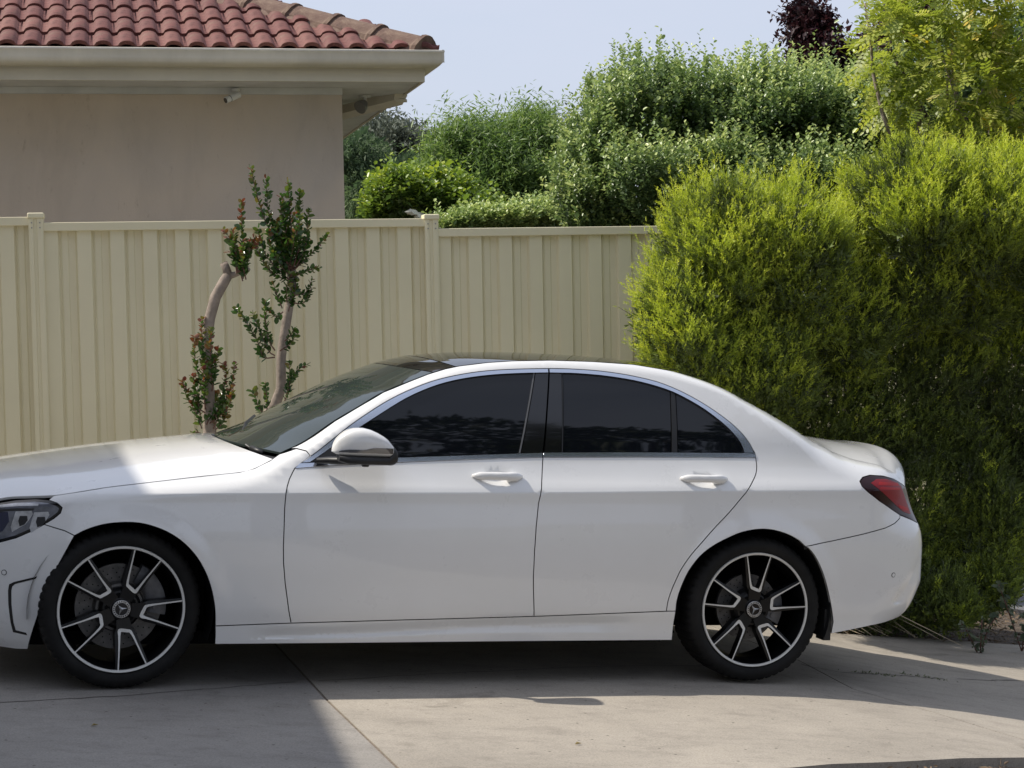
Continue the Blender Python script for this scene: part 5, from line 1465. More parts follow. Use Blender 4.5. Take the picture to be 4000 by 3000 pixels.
def lobe_points(lobes, n, lump=.18, f=3.0, inner=.55, seed=1, ground=True, jitter=.05, front=.0):
    """points on the skins of the lobes, lumpy, without those buried in a neighbouring lobe"""
    L_ = np.array(lobes); area = (L_[:, 3]*L_[:, 5]+L_[:, 3]*L_[:, 4]+L_[:, 4]*L_[:, 5])
    out_P, out_N = [], []; need = n
    for _ in range(12):
        i = rng.choice(len(L_), size=n, p=area/area.sum())
        d = rng.normal(size=(n, 3)); 
        if front: d[:, 1] -= front*np.abs(rng.normal(size=n))
        d /= np.linalg.norm(d, axis=1, keepdims=True)
        c = L_[i, :3]; r = L_[i][:, [3, 4, 5]]
        q = c + d*r
        k_ = 1 + lump*pnoise(q, f, seed) + rng.normal(0, jitter, n) - np.abs(rng.normal(0, inner*.12, n))
        P = c + d*r*k_[:, None]
        nn = d/r; nn /= np.linalg.norm(nn, axis=1, keepdims=True)
        ok = np.ones(n, bool)
        for j in range(len(L_)):
            e = (P-L_[j, :3])/L_[j, [3, 4, 5]]
            ok &= ((e**2).sum(1) > .70) | (i == j)
        if ground: ok &= P[:, 2] > -.52
        out_P.append(P[ok]); out_N.append(nn[ok]); need -= ok.sum()
        if need <= 0: break
    return np.vstack(out_P)[:n], np.vstack(out_N)[:n]

def shoots(P, Nn, length, per, up=.6, out=.5, spread=.7, wob=.1):
    """leaf bases and directions strung along straight young shoots that start at P"""
    n = len(P); A = Nn*out + np.array((0, 0, up)) + rng.normal(0, wob, (n, 3)); A /= np.linalg.norm(A, axis=1, keepdims=True)
    Ls = length*np.exp(rng.normal(0, .35, n))
    t = (np.arange(per)+.5)/per
    B = P[:, None]+A[:, None]*(t[None, :, None]*Ls[:, None, None])
    ph = rng.random(n)[:, None]*6.28 + np.arange(per)[None]*2.4
    R = rng.normal(size=(n, 3)); X = np.cross(A, R); X /= np.linalg.norm(X, axis=1, keepdims=True); Y = np.cross(A, X)
    D = A[:, None]*(1-spread*.6) + (X[:, None]*np.cos(ph)[..., None]+Y[:, None]*np.sin(ph)[..., None])*spread
    return B.reshape(-1, 3), D.reshape(-1, 3), np.tile(t, n)

M_BARK = plain('grey_brown_bark', (.25, .205, .17), .9, var=.35, vscale=14, bmp=.8, bscale=50, bdist=.006)
M_BARKD = plain('dark_bark', (.06, .045, .035), .9, var=.3, vscale=14, bmp=.6, bscale=50, bdist=.006)

def plant(name, label, cat, P, group=None):
    x, y = P; e = empty(name, (x, y, ground_z(x, y)-.02), label=label, cat=cat, group=group); return e
def attach(o, e):
    o.parent = e; o.matrix_parent_inverse = e.matrix_world.inverted() if False else Matrix.Translation(-Vector(e.location))
    return o
def trunk(e, pts, r, mat=None, name='trunk', n=10):
    b = MB(); b.tube(pts, r, n); o = b.build(name, mat or M_BARKD, None, smooth=True); attach(o, e); return o
def limbs(e, base, lobes, r=.05, mat=None):
    b = MB()
    for L_ in lobes:
        c = np.array(L_[:3]); q = base + (c-base)*.5 + rng.normal(0, .08, 3)
        b.tube([base, q, c, c+np.array((0, 0, L_[5]*.5))], [r, r*.7, r*.4, r*.12], 7)
    attach(b.build('limb', mat or M_BARKD, None, smooth=True), e)

# ---------------- big bright shrub behind the tail of the car
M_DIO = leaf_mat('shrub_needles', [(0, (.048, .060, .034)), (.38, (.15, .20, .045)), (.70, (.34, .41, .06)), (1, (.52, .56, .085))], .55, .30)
M_DIOT = leaf_mat('sunlit_shrub_tips', [(0, (.26, .34, .05)), (.5, (.50, .58, .075)), (1, (.70, .72, .12))], .5, .42)  # brighter than the needles: sunlight put into the tip colour
e = plant('shrub', 'large dense feathery shrub bright green above and dark below behind the boot of the car', 'shrub', (2.3, 11.3))
LB = DIOSMA + DIOSMA_TOP
P, Nn = lobe_points(LB, 60000, lump=.26, f=4.2, seed=5, jitter=.04, inner=.9, front=.6)
D = Nn*.60 + np.array((-.05, -.05, .85)) + rng.normal(0, .28, P.shape)
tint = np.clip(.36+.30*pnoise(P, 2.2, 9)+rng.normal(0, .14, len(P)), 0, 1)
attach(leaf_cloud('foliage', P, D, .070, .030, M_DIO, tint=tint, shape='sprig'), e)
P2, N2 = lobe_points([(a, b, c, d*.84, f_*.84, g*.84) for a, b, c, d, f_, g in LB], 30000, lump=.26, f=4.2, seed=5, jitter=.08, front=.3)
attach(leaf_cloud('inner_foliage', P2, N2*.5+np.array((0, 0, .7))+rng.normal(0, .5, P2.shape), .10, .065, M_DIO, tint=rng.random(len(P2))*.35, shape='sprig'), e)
# young bright plumes, massed high up and left to paint the sunlit side
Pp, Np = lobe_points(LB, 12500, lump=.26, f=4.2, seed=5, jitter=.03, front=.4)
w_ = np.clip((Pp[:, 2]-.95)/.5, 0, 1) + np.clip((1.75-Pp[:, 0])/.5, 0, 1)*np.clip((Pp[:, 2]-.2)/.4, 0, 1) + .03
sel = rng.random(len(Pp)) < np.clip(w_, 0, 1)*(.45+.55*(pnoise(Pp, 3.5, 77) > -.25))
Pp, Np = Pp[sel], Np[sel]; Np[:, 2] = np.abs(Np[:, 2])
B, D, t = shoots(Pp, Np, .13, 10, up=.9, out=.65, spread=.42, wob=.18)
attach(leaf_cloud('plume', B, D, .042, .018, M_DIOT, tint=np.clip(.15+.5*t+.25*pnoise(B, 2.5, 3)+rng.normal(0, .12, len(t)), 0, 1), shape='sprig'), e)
# loose plumes that reach left in front of the fence, each on its twig
Pl = np.array([(1.02+rng.random()*.20, 10.65+rng.random()*.30, .90+rng.random()*.45) for _ in range(34)])
Ndir = np.array([(-1., -.1, rng.uniform(.1, .6)) for _ in range(34)])
rs = rng.bit_generator.state
B, D, t = shoots(Pl, Ndir, .26, 16, up=.10, out=1.0, spread=.42, wob=.12)
attach(leaf_cloud('plume', B, D, .045, .020, M_DIO, tint=np.clip(.35+.4*t+rng.normal(0, .1, len(t)), 0, 1), shape='sprig'), e)
b = MB()
BB = B.reshape(34, 16, 3)
for q in range(34): b.tube([BB[q, 0]+(.20, 0, -.12), BB[q, 0], BB[q, 8], BB[q, 15]], [.005, .004, .003, .0015], 5)
attach(b.build('twig', M_BARKD, None, smooth=True), e)
for q in range(0):
    a = np.array((1.9+.11*q+rng.normal(0, .06), 11.75+rng.normal(0, .10), -.75)); c = a+np.array((rng.normal(0, .15), rng.normal(0, .1), .9))
    trunk(e, [a, (a+c)/2+rng.normal(0, .03, 3), c], [.022, .016, .008], M_BARKD, 'stem', 6)

# ---------------- the tall hedge-like tree with pale shoot tips
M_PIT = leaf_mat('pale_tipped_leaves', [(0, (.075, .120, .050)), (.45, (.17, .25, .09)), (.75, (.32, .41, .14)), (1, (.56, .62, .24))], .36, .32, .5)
def tree_from(name, label, cat, lobes, n, length, per, leaf, width, mat, seed, up=.9, out=.35, shape='round', tipboost=.6, base=None, spread=.75, inner_n=0, group=None, lump=.2, f=2.2, stem=True, tb=.2, trunkr=.09, front=.6):
    c = np.array(lobes)[:, :3].mean(0)
    e = plant(name, label, cat, (c[0], c[1]), group)
    lobes = [(a, b_, c_-.30*length*up, d-.30*length*(1-up*.3), f_, g-.30*length*up) for a, b_, c_, d, f_, g in lobes]
    P, Nn = lobe_points(lobes, n, lump=lump, f=f, seed=seed, front=front)
    B, D, t = shoots(P, Nn, length, per, up=up, out=out, spread=spread, wob=.18)
    tint = np.clip(tb+tipboost*t**1.5+.22*pnoise(B, 1.5, seed+1)+rng.normal(0, .12, len(t)), 0, 1)
    attach(leaf_cloud('crown', B, D, leaf, width, mat, tint=tint, shape=shape, up=1.), e)
    if inner_n:
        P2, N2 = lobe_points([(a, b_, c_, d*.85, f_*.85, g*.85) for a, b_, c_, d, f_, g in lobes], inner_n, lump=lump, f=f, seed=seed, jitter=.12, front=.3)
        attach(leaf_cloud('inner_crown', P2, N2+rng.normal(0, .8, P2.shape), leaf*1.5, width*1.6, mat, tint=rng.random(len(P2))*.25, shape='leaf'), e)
    gz = ground_z(c[0], c[1])
    b0 = np.array((c[0], c[1], gz-.1)); top = np.array((c[0]+.1, c[1], max(gz+.5, c[2]-.5)))
    trunk(e, [b0, (b0+top)/2+np.array((.05, 0, 0)), top], [trunkr, trunkr*.8, trunkr*.6])
    limbs(e, top, lobes, trunkr*.5)
    return e
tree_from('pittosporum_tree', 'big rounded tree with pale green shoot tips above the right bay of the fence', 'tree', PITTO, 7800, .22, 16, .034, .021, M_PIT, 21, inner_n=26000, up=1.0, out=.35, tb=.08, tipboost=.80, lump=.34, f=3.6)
# leaders on the skyline
tree_from('leafy_tree', 'dark leafy tree mass filling the background behind the pinnate tree', 'tree', BACKT, 2600, .24, 12, .05, .03, M_PIT, 23, inner_n=9000, up=.8, out=.4, tb=.02, tipboost=.30, lump=.3, f=3.)
e = [o for o in C.objects if o.name == 'pittosporum_tree'][0]
lead = []
for L_ in PITTO[:5]:
    for _ in range(6):
        a = rng.random()*2-1; yy = rng.random()*1.2-.6
        lead.append((L_[0]+a*L_[3]*.9, L_[1]+yy*L_[4], L_[2]+L_[5]*math.sqrt(max(1-a*a*.81-yy*yy*.3, .05))*.88))
lead = np.array(lead)
B, D, t = shoots(lead, np.tile((0, 0, 1.), (len(lead), 1)), .20, 64, up=1, out=1, spread=.80, wob=.05)
attach(leaf_cloud('leader', B, D, .034, .020, M_PIT, tint=np.clip(.25+.6*t+rng.normal(0, .1, len(t)), 0, 1), shape='round'), e)

M_OLE = leaf_mat('narrow_green_leaves', [(0, (.045, .085, .030)), (.5, (.13, .21, .058)), (1, (.30, .39, .11))], .42, .35, .4)
tree_from('narrow_leaved_tree', 'bushy tree with long narrow leaves in the middle of the skyline behind the fence', 'tree', OLEA, 4600, .24, 13, .078, .017, M_OLE, 31, shape='leaf', up=.55, out=.8, spread=.85, inner_n=7000, tb=.15, lump=.28, f=3)
M_LAU = leaf_mat('glossy_green_leaves', [(0, (.045, .085, .026)), (.5, (.13, .205, .045)), (.85, (.26, .35, .06)), (1, (.44, .50, .08))], .34, .35, .5)
e = tree_from('flowering_shrub', 'low glossy shrub with white flower heads just over the fence by the house corner', 'shrub', LAUR, 2300, .16, 8, .055, .034, M_LAU, 41, inner_n=3500, tb=.25, lump=.2, f=5, trunkr=.03)
M_FLW = plain('cream_flowers', (.62, .60, .50), .8)
for fx, fz in ((-.895, 2.12), (-.70, 2.20), (-.63, 2.17), (-.58, 2.13), (-.50, 2.16), (-.86, 2.06), (-.40, 2.13)):
    fb_ = MB(); c_ = np.array((fx*1.40, 18.80, 1.58+(fz-1.58)*1.40))
    vv_, ff_ = [], []
    for r_, (rad, hh) in enumerate(((.0, .035), (.04, .030), (.065, .012), (.060, -.01))):
        for k_ in range(12): vv_.append(c_+(rad*math.cos(k_*.5236)*(1+.2*rng.normal()), rad*math.sin(k_*.5236)*(1+.2*rng.normal()), hh+.008*rng.normal()))
    ff_ = [(r_*12+k_, r_*12+(k_+1) % 12, r_*12+12+(k_+1) % 12, r_*12+12+k_) for r_ in range(3) for k_ in range(12)]
    fb_.add(vv_, ff_)
    attach(fb_.build('flower_head', M_FLW, None), e)

tree_from('clipped_hedge', 'low light green hedge top showing along the right bay of the fence', 'hedge', LOWH, 2200, .11, 8, .040, .025, M_PIT, 47, inner_n=2500, tb=.42, tipboost=.35, lump=.12, f=5, trunkr=.03)
M_PEP = leaf_mat('weeping_grey_green', [(0, (.055, .09, .045)), (.6, (.14, .20, .09)), (1, (.27, .34, .15))], .6, .40, .3)
PEP2 = PEPPER
e = plant('weeping_tree', 'soft weeping grey green tree right beside the house corner', 'tree', (-1.9, 24.8))
P, Nn = lobe_points(PEP2, 5200, lump=.2, f=1.5, seed=51, front=.6)
B, D, t = shoots(P, Nn, .34, 14, up=-.9, out=.35, spread=.5, wob=.2)
attach(leaf_cloud('crown', B, D, .055, .016, M_PEP, tint=np.clip(.35+.3*pnoise(B, 1.5, 3)+rng.normal(0, .15, len(t)), 0, 1), shape='leaf'), e)
P2, N2 = lobe_points([(a, b_, c_, d*.85, f_*.85, g*.85) for a, b_, c_, d, f_, g in PEP2], 8000, seed=51, front=.3)
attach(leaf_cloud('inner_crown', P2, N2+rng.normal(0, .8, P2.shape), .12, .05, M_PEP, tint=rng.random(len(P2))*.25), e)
trunk(e, [(-1.9, 24.8, -.4), (-1.8, 24.8, 1.2), (-1.7, 24.8, 2.6)], [.22, .18, .10])
limbs(e, np.array((-1.8, 24.8, 1.8)), PEP2, .09)
M_GUM = leaf_mat('dull_dark_gum_leaves', [(0, (.06, .075, .06)), (.6, (.11, .13, .10)), (1, (.18, .20, .15))], .6, .2, .3)
tree_from('gum_tree', 'dark distant tree between the weeping tree and the narrow leaved tree', 'tree', GUMS[:3], 2600, .4, 9, .13, .05, M_GUM, 61, shape='leaf', up=.2, out=.8, inner_n=3000, trunkr=.25)
tree_from('gum_tree', 'small piece of dark distant tree left of the big rounded tree', 'tree', GUMS[3:], 1800, .4, 9, .13, .05, M_GUM, 62, shape='leaf', up=.2, out=.8, inner_n=2000, trunkr=.25)
M_PUR = leaf_mat('dark_purple_leaves', [(0, (.020, .010, .012)), (.5, (.045, .018, .022)), (.8, (.085, .030, .030)), (1, (.075, .060, .028))], .4, .25, .45)
tree_from('purple_leaved_tree', 'dark purple leaved tree rising behind the pale tipped tree at upper right', 'tree', PURPLE, 2600, .16, 7, .070, .040, M_PUR, 71, up=-.1, out=.8, shape='leaf', inner_n=4200, lump=.35, f=2.4, tb=.3, tipboost=.25)

# ---------------- yellow green pinnate tree, upper right: the nearest sprays are objects of their own
M_ROB = leaf_mat('yellow_green_leaflets', [(0, (.12, .17, .035)), (.35, (.28, .34, .06)), (.7, (.46, .49, .11)), (.88, (.62, .58, .26)), (1, (.62, .45, .06))], .42, .45, .4)
e = plant('pinnate_tree', 'light yellow green tree with feathered leaves at the upper right corner', 'tree', (3.4, 12.8))
P, Nn = lobe_points(ROBI, 2300, lump=.32, f=2.6, seed=81, jitter=.12, front=.7)
RO = Nn*.6 + rng.normal(0, .5, P.shape) + np.array((-.1, -.2, -.1))
def pinnate(n=9, L=.16, lw=.022, ll=.042):
    T, F = [], []
    for q in range(n):
        x = L*(.18+.78*(q//2)/((n-1)/2)); sd = (1 if q % 2 else -1)
        if q == n-1: a = 0.
        else: a = sd*1.05
        b = len(T)
        for u, w in ((0, 0), (.35, .5), (.75, .42), (1, 0), (.75, -.42), (.35, -.5)):
            X = x+ll*u*math.cos(a)-lw*w*math.sin(a); Y = ll*u*math.sin(a)+lw*w*math.cos(a)
            T.append((X, Y, .10*abs(Y)-.45*X*X*1.2))
        F += [(b, b+1, b+2, b+3), (b, b+3, b+4, b+5)]
    b = len(T); T += [(0, -.0015, 0), (L, -.001, -.54*L*L), (L, .001, -.54*L*L), (0, .0015, 0)]; F.append((b, b+1, b+2, b+3))
    return np.array(T), F
PT, PF = pinnate()
# orientation frames
def frames(D):
    D = D/np.linalg.norm(D, axis=1, keepdims=True); up_ = np.array((0, 0, 1.))+rng.normal(0, .45, D.shape)
    Y = np.cross(up_, D); Y /= np.linalg.norm(Y, axis=1, keepdims=True); Z = np.cross(D, Y); return D, Y, Z
X_, Y_, Z_ = frames(RO)
front_ = np.argsort(P[:, 1]-1.2*(P[:, 2] < 3.6)*(P[:, 0] < 3.5))
ind = set(front_[:280].tolist())
me0 = []
for q in range(7):
    me = bpy.data.meshes.new('leaf_spray'); me.from_pydata(PT.tolist(), [], PF); add_tint(me, np.repeat(np.clip(np.linspace(.15, .95, 7)[q]+rng.normal(0, .10, 10), 0, 1), [6]*9+[4])); me.materials.append(M_ROB); me0.append(me)
for i in ind:
    o = bpy.data.objects.new('leaf_spray', me0[rng.integers(7) if rng.random() < .5 else rng.integers(2, 5)]); C.objects.link(o); o.parent = e
    s = .8+.4*rng.random(); p = P[i]-np.array(e.location)
    o.matrix_local = Matrix(((X_[i,0]*s, Y_[i,0]*s, Z_[i,0]*s, p[0]), (X_[i,1]*s, Y_[i,1]*s, Z_[i,1]*s, p[1]), (X_[i,2]*s, Y_[i,2]*s, Z_[i,2]*s, p[2]), (0, 0, 0, 1)))
rest = np.array([i for i in range(len(P)) if i not in ind]); m = len(PT)
Xa = (P[rest][:, None]+PT[None, :, 0, None]*X_[rest][:, None]+PT[None, :, 1, None]*Y_[rest][:, None]+PT[None, :, 2, None]*Z_[rest][:, None]).reshape(-1, 3)
me = bpy.data.meshes.new('crown'); me.from_pydata(Xa.tolist(), [], [tuple(q+m*i for q in f) for i in range(len(rest)) for f in PF])
tt = np.clip(.38+.25*pnoise(P[rest], 1.8, 8)+rng.normal(0, .14, len(rest)), 0, .95)
add_tint(me, np.repeat(tt, m)); me.materials.append(M_ROB)
o = bpy.data.objects.new('crown', me); C.objects.link(o); attach(o, e); tag(o, kind='stuff')
for br in ROBI_BR:
    br = [np.array(p) for p in br]; n_b = len(br)
    trunk(e, br, list(np.linspace(.018, .006, n_b)), M_BARK, 'branch', 7)
trunk(e, [(3.45, 12.9, -.4), (3.4, 12.85, .8), (3.35, 12.8, 2.2), (3.4, 12.85, 3.4)], [.09, .07, .05, .025])
limbs(e, np.array((3.36, 12.8, 1.9)), ROBI, .03)

# ---------------- the two pruned trees in front of the fence: each leaf an object
M_LIL = leaf_mat('glossy_small_leaves', [(0, (.030, .070, .018)), (.45, (.060, .120, .028)), (.62, (.120, .160, .030)), (.78, (.20, .085, .035)), (1, (.16, .045, .030))], .20, .35, .6)
M_TWIG = plain('reddish_twig', (.13, .060, .045), .6)
def lil_mesh(t):
    T = [(0,0,0), (.30,.34,.07), (.62,.42,.09), (.88,.24,.05), (1,0,-.03), (.88,-.24,.05), (.62,-.42,.09), (.30,-.34,.07), (.5,0,-.02)]
    T = [(x*.038, y*.038*.74, z*.038) for x, y, z in T]
    F = [(0,8,1), (1,8,2), (2,8,3), (3,8,4), (4,8,5), (5,8,6), (6,8,7), (7,8,0)]
    me = bpy.data.meshes.new('leaf'); me.from_pydata(T, [], F); add_tint(me, [t]*9); me.materials.append(M_LIL)
    me.polygons.foreach_set('use_smooth', np.ones(8, bool)); return me
LM = [lil_mesh(t) for t in (.05, .2, .35, .45, .55, .65, .8, .95)]
def extra_shoots(base, n, L0, L1, lean, seed):
    r = np.random.default_rng(seed); out_ = []
    for _ in range(n):
        b0 = np.array(base) + r.normal(0, .012, 3) + (0, 0, -r.random()*.10)
        L = r.uniform(L0, L1); d = np.array((r.normal(lean, .42), r.normal(0, .35), 1.)); d /= np.linalg.norm(d)
        out_.append([tuple(b0), tuple(b0 + d*L*.5 + r.normal(0, .012, 3) + (d[0]*.02, 0, 0)), tuple(b0 + d*L*.85 + (0, 0, L*.12))])
    return out_
def pruned(label, base, trunk_pts, rads, shoots_, extra, red):
    e = plant('pruned_tree', label, 'tree', base)
    tr = trunk(e, [np.array(p) for p in trunk_pts], rads, M_BARK, n=14)
    for pts, rr in extra:
        trunk(e, [np.array(p) for p in pts], rr, M_BARK, 'limb', 10)
    cand = []
    for sh in shoots_:
        pts = catmull(sh, 10)
        off = rng.normal(0, .02)
        pts = pts + np.array([(0, off*t, 0) for t in np.linspace(0, 1, len(pts))]) + np.array((0, -.015, 0))
        trunk(e, list(pts[::3]) + [pts[-1]], list(np.linspace(.0042, .0014, len(pts[::3])+1)), M_TWIG, 'twig', 5)
        l = np.r_[0, np.cumsum(np.linalg.norm(np.diff(pts, axis=0), axis=1))]
        nl = int(l[-1]/.0135)
        for q in range(nl):
            for sgn in (0, 1):
                t = l[-1]*(.10+.90*(q+.5)/nl)
                p = np.array([np.interp(t, l, pts[:, a]) for a in range(3)])
                p2 = np.array([np.interp(min(t+.02, l[-1]), l, pts[:, a]) for a in range(3)]); p0 = np.array([np.interp(max(t-.02, 0), l, pts[:, a]) for a in range(3)])
                A = (p2-p0)/(np.linalg.norm(p2-p0)+1e-9)
                ph = q*1.57+sgn*math.pi+rng.normal(0, .4)
                X = np.cross(A, (0.1, 1, .2)); X /= np.linalg.norm(X); Y = np.cross(A, X)
                cand.append((p, A*.65+(X*math.cos(ph)+Y*math.sin(ph))*.8+rng.normal(0, .18, 3), t/l[-1]))
    rng.shuffle(cand)
    for p, D, t in cand[:292]:
        D = D/np.linalg.norm(D); R = rng.normal(0, .7, 3)+A; Y = np.cross((0, 0, 1)+R*.5, D); Y /= np.linalg.norm(Y); Z = np.cross(D, Y)
        tt = t*red+rng.normal(0, .18)+.12
        k_ = int(np.clip(tt, 0, .999)*8)
        o = bpy.data.objects.new('leaf', LM[k_]); C.objects.link(o); o.parent = e
        s = (.75+.5*rng.random())*(1.12-.35*t); q = p-np.array(e.location)
        o.matrix_local = Matrix(((D[0]*s, Y[0]*s, Z[0]*s, q[0]), (D[1]*s, Y[1]*s, Z[1]*s, q[1]), (D[2]*s, Y[2]*s, Z[2]*s, q[2]), (0, 0, 0, 1)))
    if len(cand) > 292:
        rest = cand[292:]
        o = leaf_cloud('small_leaves', [c[0] for c in rest], [c[1] for c in rest], .030, .022, M_LIL, tint=np.clip([c[2]*red+rng.normal(0, .18)+.12 for c in rest], 0, 1), shape='round', kind='stuff'); attach(o, e)
    return e, tr
rA = [.040, .037, .034, .031, .030, .030, .031, .030, .027]
e, tr = pruned('hard pruned leaning tree with a cut stub and sparse reddish regrowth', (-1.70, 10.27), [(-1.70, 10.26, -.15), (-1.712, 10.262, .35)] + TRUNK_A, [.046, .043] + rA, SHOOT_A + extra_shoots((-1.49, 10.30, 1.76), 5, .12, .26, -.05, 3) + extra_shoots((-1.70, 10.25, .98), 4, .15, .32, 0., 4),
       [(STUB_A, [.026, .023, .024]), (LIMB_A + [(-1.452, 10.321, 1.768)], [.022, .016, .010, .008])], .66)
b = MB(); d_ = np.array(STUB_A[2])-np.array(STUB_A[1]); d_ /= np.linalg.norm(d_); q = np.array(STUB_A[2])
b.tube([q, q+d_*.002], .0215, 14); attach(b.build('cut_face', plain('pale_cut_wood', (.36, .30, .24), .8, var=.3, vscale=80), None), e)
e, tr = pruned('hard pruned curved tree with a green leafy crown, the right one before the fence', (-1.6, 10.47), [(-1.60, 10.46, -.15), (-1.56, 10.465, .5)] + TRUNK_B, [.040, .036, .034, .033, .031, .029, .027, .027, .026, .026, .024], SHOOT_B + extra_shoots((-1.245, 10.5, 1.80), 16, .16, .40, .02, 5) + extra_shoots((-1.27, 10.5, 1.62), 5, .12, .24, .1, 6), [], .42)

# ---------------- dead palm-like blades on the ground behind the tail
M_STRAW = plain('dry_straw_blade', (.34, .27, .18), .8, var=.4, vscale=12)
def blade(p0, p1, w, sag=.03, lift=0.):
    p0, p1 = np.array(p0, float), np.array(p1, float); n = 6; t_ = np.linspace(0, 1, n); d = p1-p0; s = np.cross(d, (0, 0, 1)); s /= np.linalg.norm(s)+1e-9
    v = []
    for t in t_:
        c = p0+d*t+np.array((0, 0, sag*math.sin(math.pi*t))); ww = w*(1-.75*t)
        v += [c-s*ww, c+(0, 0, ww*.5), c+s*ww]
    f = []
    for i in range(n-1):
        for j in (0, 1): f.append((3*i+j, 3*i+j+1, 3*i+4+j, 3*i+3+j))
    return v, f
def gp(x, y, h=0.):
    p = c2(x, y).copy(); p[2] += h; return p
df = empty('dead_frond', tuple(gp(4.4, 1.5)), label='fan of dry straw coloured fallen blades under the rear bumper', cat='dead leaves')
for q in range(44):
    a = math.radians(rng.uniform(-70, -5)); L = rng.uniform(.4, .9)
    x0, y0 = 4.30+rng.normal(0, .20), 1.75+rng.normal(0, .12)
    p0 = gp(x0, y0, .10+.14*rng.random()); p1 = gp(x0+L*math.cos(a), y0+L*math.sin(a)*.8, .012+.03*rng.random())
    v, f = blade(p0, p1, rng.uniform(.006, .012), sag=rng.uniform(-.02, .05))
    attach(mesh('blade', v, f, M_STRAW), df)
st = empty('fallen_stalk', tuple(gp(5.6, 1.9)), label='single long pale stalk lying on the soil under the shrub at right', cat='stalk')
b = MB(); b.tube([gp(5.02, 2.2, .24), gp(5.3, 2.0, .14), gp(5.72, 1.72, .02)], [.012, .011, .005], 6); attach(b.build('stem', M_STRAW, None), st)
# twigs and litter on the soil
M_LITTER = plain('brown_leaf_litter', (.13, .09, .055), .9, var=.6, vscale=5)
Pq = []
for _ in range(4200):
    x, y = rng.uniform(3.4, 6.9), rng.uniform(1.33, 4.0)
    if y < 1.45 and rng.random() < .5: continue
    Pq.append(gp(x, y, -.02+.02*rng.random()))
leaf_cloud('leaf_litter', Pq, rng.normal(size=(len(Pq), 3))*(1, 1, .25), .035, .008, plain('dry_litter', (.17, .12, .075), .9), shape='leaf', kind='stuff', label='dry leaf litter and twigs on the soil under the shrub')
Pq = []
for _ in range(2600):
    x, y = rng.uniform(1.8, 6.2), rng.uniform(-4.5, -2.3)
    if y > -2.46+.2*max(x-2.5, 0): continue
    Pq.append(gp(x, y, -.02+.012*rng.random()))
leaf_cloud('soil_litter', Pq, rng.normal(size=(len(Pq), 3))*(1, 1, .3), .03, .010, bpy.data.materials['dry_litter'], shape='leaf', kind='stuff', label='dry twigs and crumbs on the soil strip at the lower right')
# small weeds in the crack by the tail
M_WEED = leaf_mat('dull_weed', [(0, (.08, .10, .05)), (1, (.16, .18, .09))], .6, .2)
for cx_, n_w, lb in ((3.75, 40, 'tiny weeds in the slab crack nearer the rear wheel'), (4.15, 46, 'tiny weeds in the slab crack farther from the rear wheel')):
    Pw = [gp(cx_+rng.normal(0, .09), -.30+(cx_-3.75)*.35+rng.normal(0, .008), 0) for _ in range(n_w)]
    leaf_cloud('weed', Pw, rng.normal(size=(n_w, 3))*(.7, .7, .2)+np.array((0, 0, .4)), .016, .006, M_WEED, shape='leaf', label=lb, cat='weed', group='weeds in the slab crack')
# grey leaved young plants at the right edge of the shrub
M_GREY = leaf_mat('soft_grey_green_leaves', [(0, (.060, .085, .050)), (.6, (.13, .16, .10)), (1, (.22, .25, .17))], .7, .35, .3)
def weedy(label, pts, leaf=.05):
    b0 = pts[0][0]; e = plant('leafy_plant', label, 'plant', (b0[0], b0[1]))
    P, D = [], []
    for ln in pts:
        c = catmull(ln, 8); trunk(e, list(c[::3])+[c[-1]], .004, M_TWIG, 'stem', 5)
        for i in range(2, len(c)):
            for _ in range(2): P.append(c[i]); D.append(rng.normal(0, .6, 3)+(0, -.3, .15))
    attach(leaf_cloud('leaves', P, D, leaf, leaf*.62, M_GREY, shape='round', up=.6), e)
weedy('pale soft leaved sapling at the edge of the shrub by the footpath', [[(3.02, 10.95, -.6), (3.06, 10.9, -.30), (3.14, 10.85, -.08)], [(3.02, 10.95, -.6), (2.93, 10.9, -.35), (2.86, 10.85, -.18)], [(3.02, 10.95, -.6), (3.12, 10.9, -.42), (3.24, 10.85, -.34)]])
weedy('dark small leaved seedling on the soil below the shrub at right', [[(2.72, 10.75, -.6), (2.76, 10.72, -.42), (2.82, 10.7, -.33)], [(2.72, 10.75, -.6), (2.64, 10.7, -.44), (2.60, 10.7, -.38)], [(2.72, 10.75, -.6), (2.72, 10.7, -.36)]], .034)
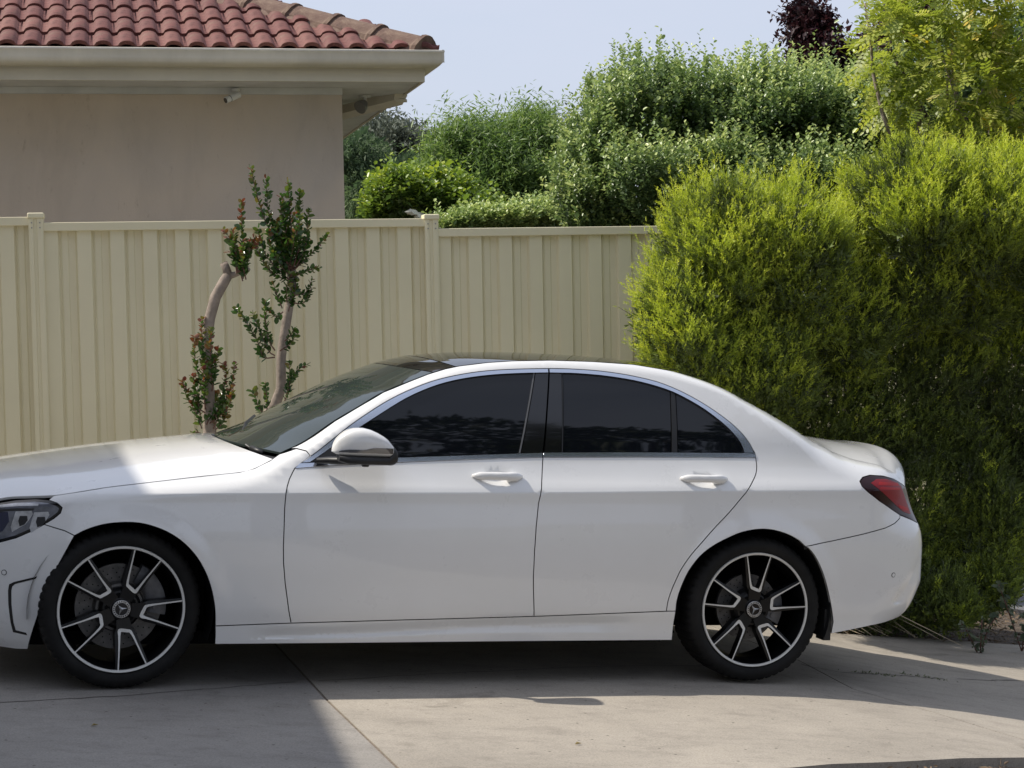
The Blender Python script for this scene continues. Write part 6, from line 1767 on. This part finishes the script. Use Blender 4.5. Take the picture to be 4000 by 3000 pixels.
# grass patch beyond the path
M_GRASS = leaf_mat('fresh_grass', [(0, (.05, .085, .02)), (.7, (.12, .18, .035)), (1, (.24, .22, .10))], .6, .4, .3)
Pg = np.c_[rng.uniform(3.0, 8.0, 22000), rng.uniform(16.0, 22., 22000)]
Pg = np.array([(x, y, ground_z(x, y)-.13+.14) for x, y in Pg])
leaf_cloud('grass', Pg-np.array((0, 0, .13)), rng.normal(0, .35, Pg.shape)+np.array((0, 0, 1.)), .16, .012, M_GRASS, shape='leaf', tint=np.clip(.5+.4*pnoise(Pg, .9, 4)+rng.normal(0, .15, len(Pg)), 0, 1), kind='stuff', label='fresh grass patch beyond the footpath at the right edge')
# fallen leaves on the slab
for (x, y), lb, sz in (((1.59, -2.02), 'curled yellow brown leaf lying on the sunlit slab', .03), ((-.16, -1.55), 'pale thin leaf lying on the shaded slab', .028)):
    v, f = [(0, 0, .003), (sz*.4, sz*.25, .010), (sz, 0, .004), (sz*.4, -sz*.25, .009), (sz*.5, 0, .003)], [(0, 4, 1), (1, 4, 2), (2, 4, 3), (3, 4, 0)]
    o = mesh('fallen_leaf', v, f, plain('dry_leaf', (.25, .19, .06), .7), label=lb, cat='leaf'); p = c2(x, y); o.location = p; o.rotation_euler = (0, 0, .4)

# ---------------- trees across the street behind the photographer: they show as dark shapes in the side glass
M_STR = leaf_mat('street_tree_leaves', [(0, (.02, .035, .012)), (1, (.07, .10, .035))], .5, .25)
rng = np.random.default_rng(3)
def street_tree(label, x, y, h, r, n):
    e = plant('street_tree', label, 'tree', (x, y), None)
    gz = ground_z(x, y)
    lob = []
    for q in range(13):
        a = rng.random()*6.28; rr = r*rng.uniform(.2, .75)
        lob.append((x+rr*math.cos(a), y+rr*math.sin(a), gz+h*rng.uniform(.45, .86), r*rng.uniform(.28, .5), r*rng.uniform(.28, .45), h*rng.uniform(.10, .16)))
    P, Nn = lobe_points(lob, n, lump=.3, f=1.0, seed=int(abs(x*7)), ground=False)
    attach(leaf_cloud('crown', P, Nn+rng.normal(0, .7, P.shape), .26, .15, M_STR), e)
    trunk(e, [(x, y, gz-.2), (x+.1, y, gz+h*.3), (x, y+.1, gz+h*.6)], [h*.03, h*.025, h*.012])
    limbs(e, np.array((x+.05, y, gz+h*.4)), lob, h*.012)
street_tree('broad dark tree across the street on the left', 6.2, -6.5, 12.5, 3.6, 9000)
street_tree('tall dark tree across the street in the middle', 10.6, -3.0, 18.0, 4.0, 14000)
street_tree('wide dark tree across the street on the right', 15.5, 1.5, 18.0, 4.4, 13000)
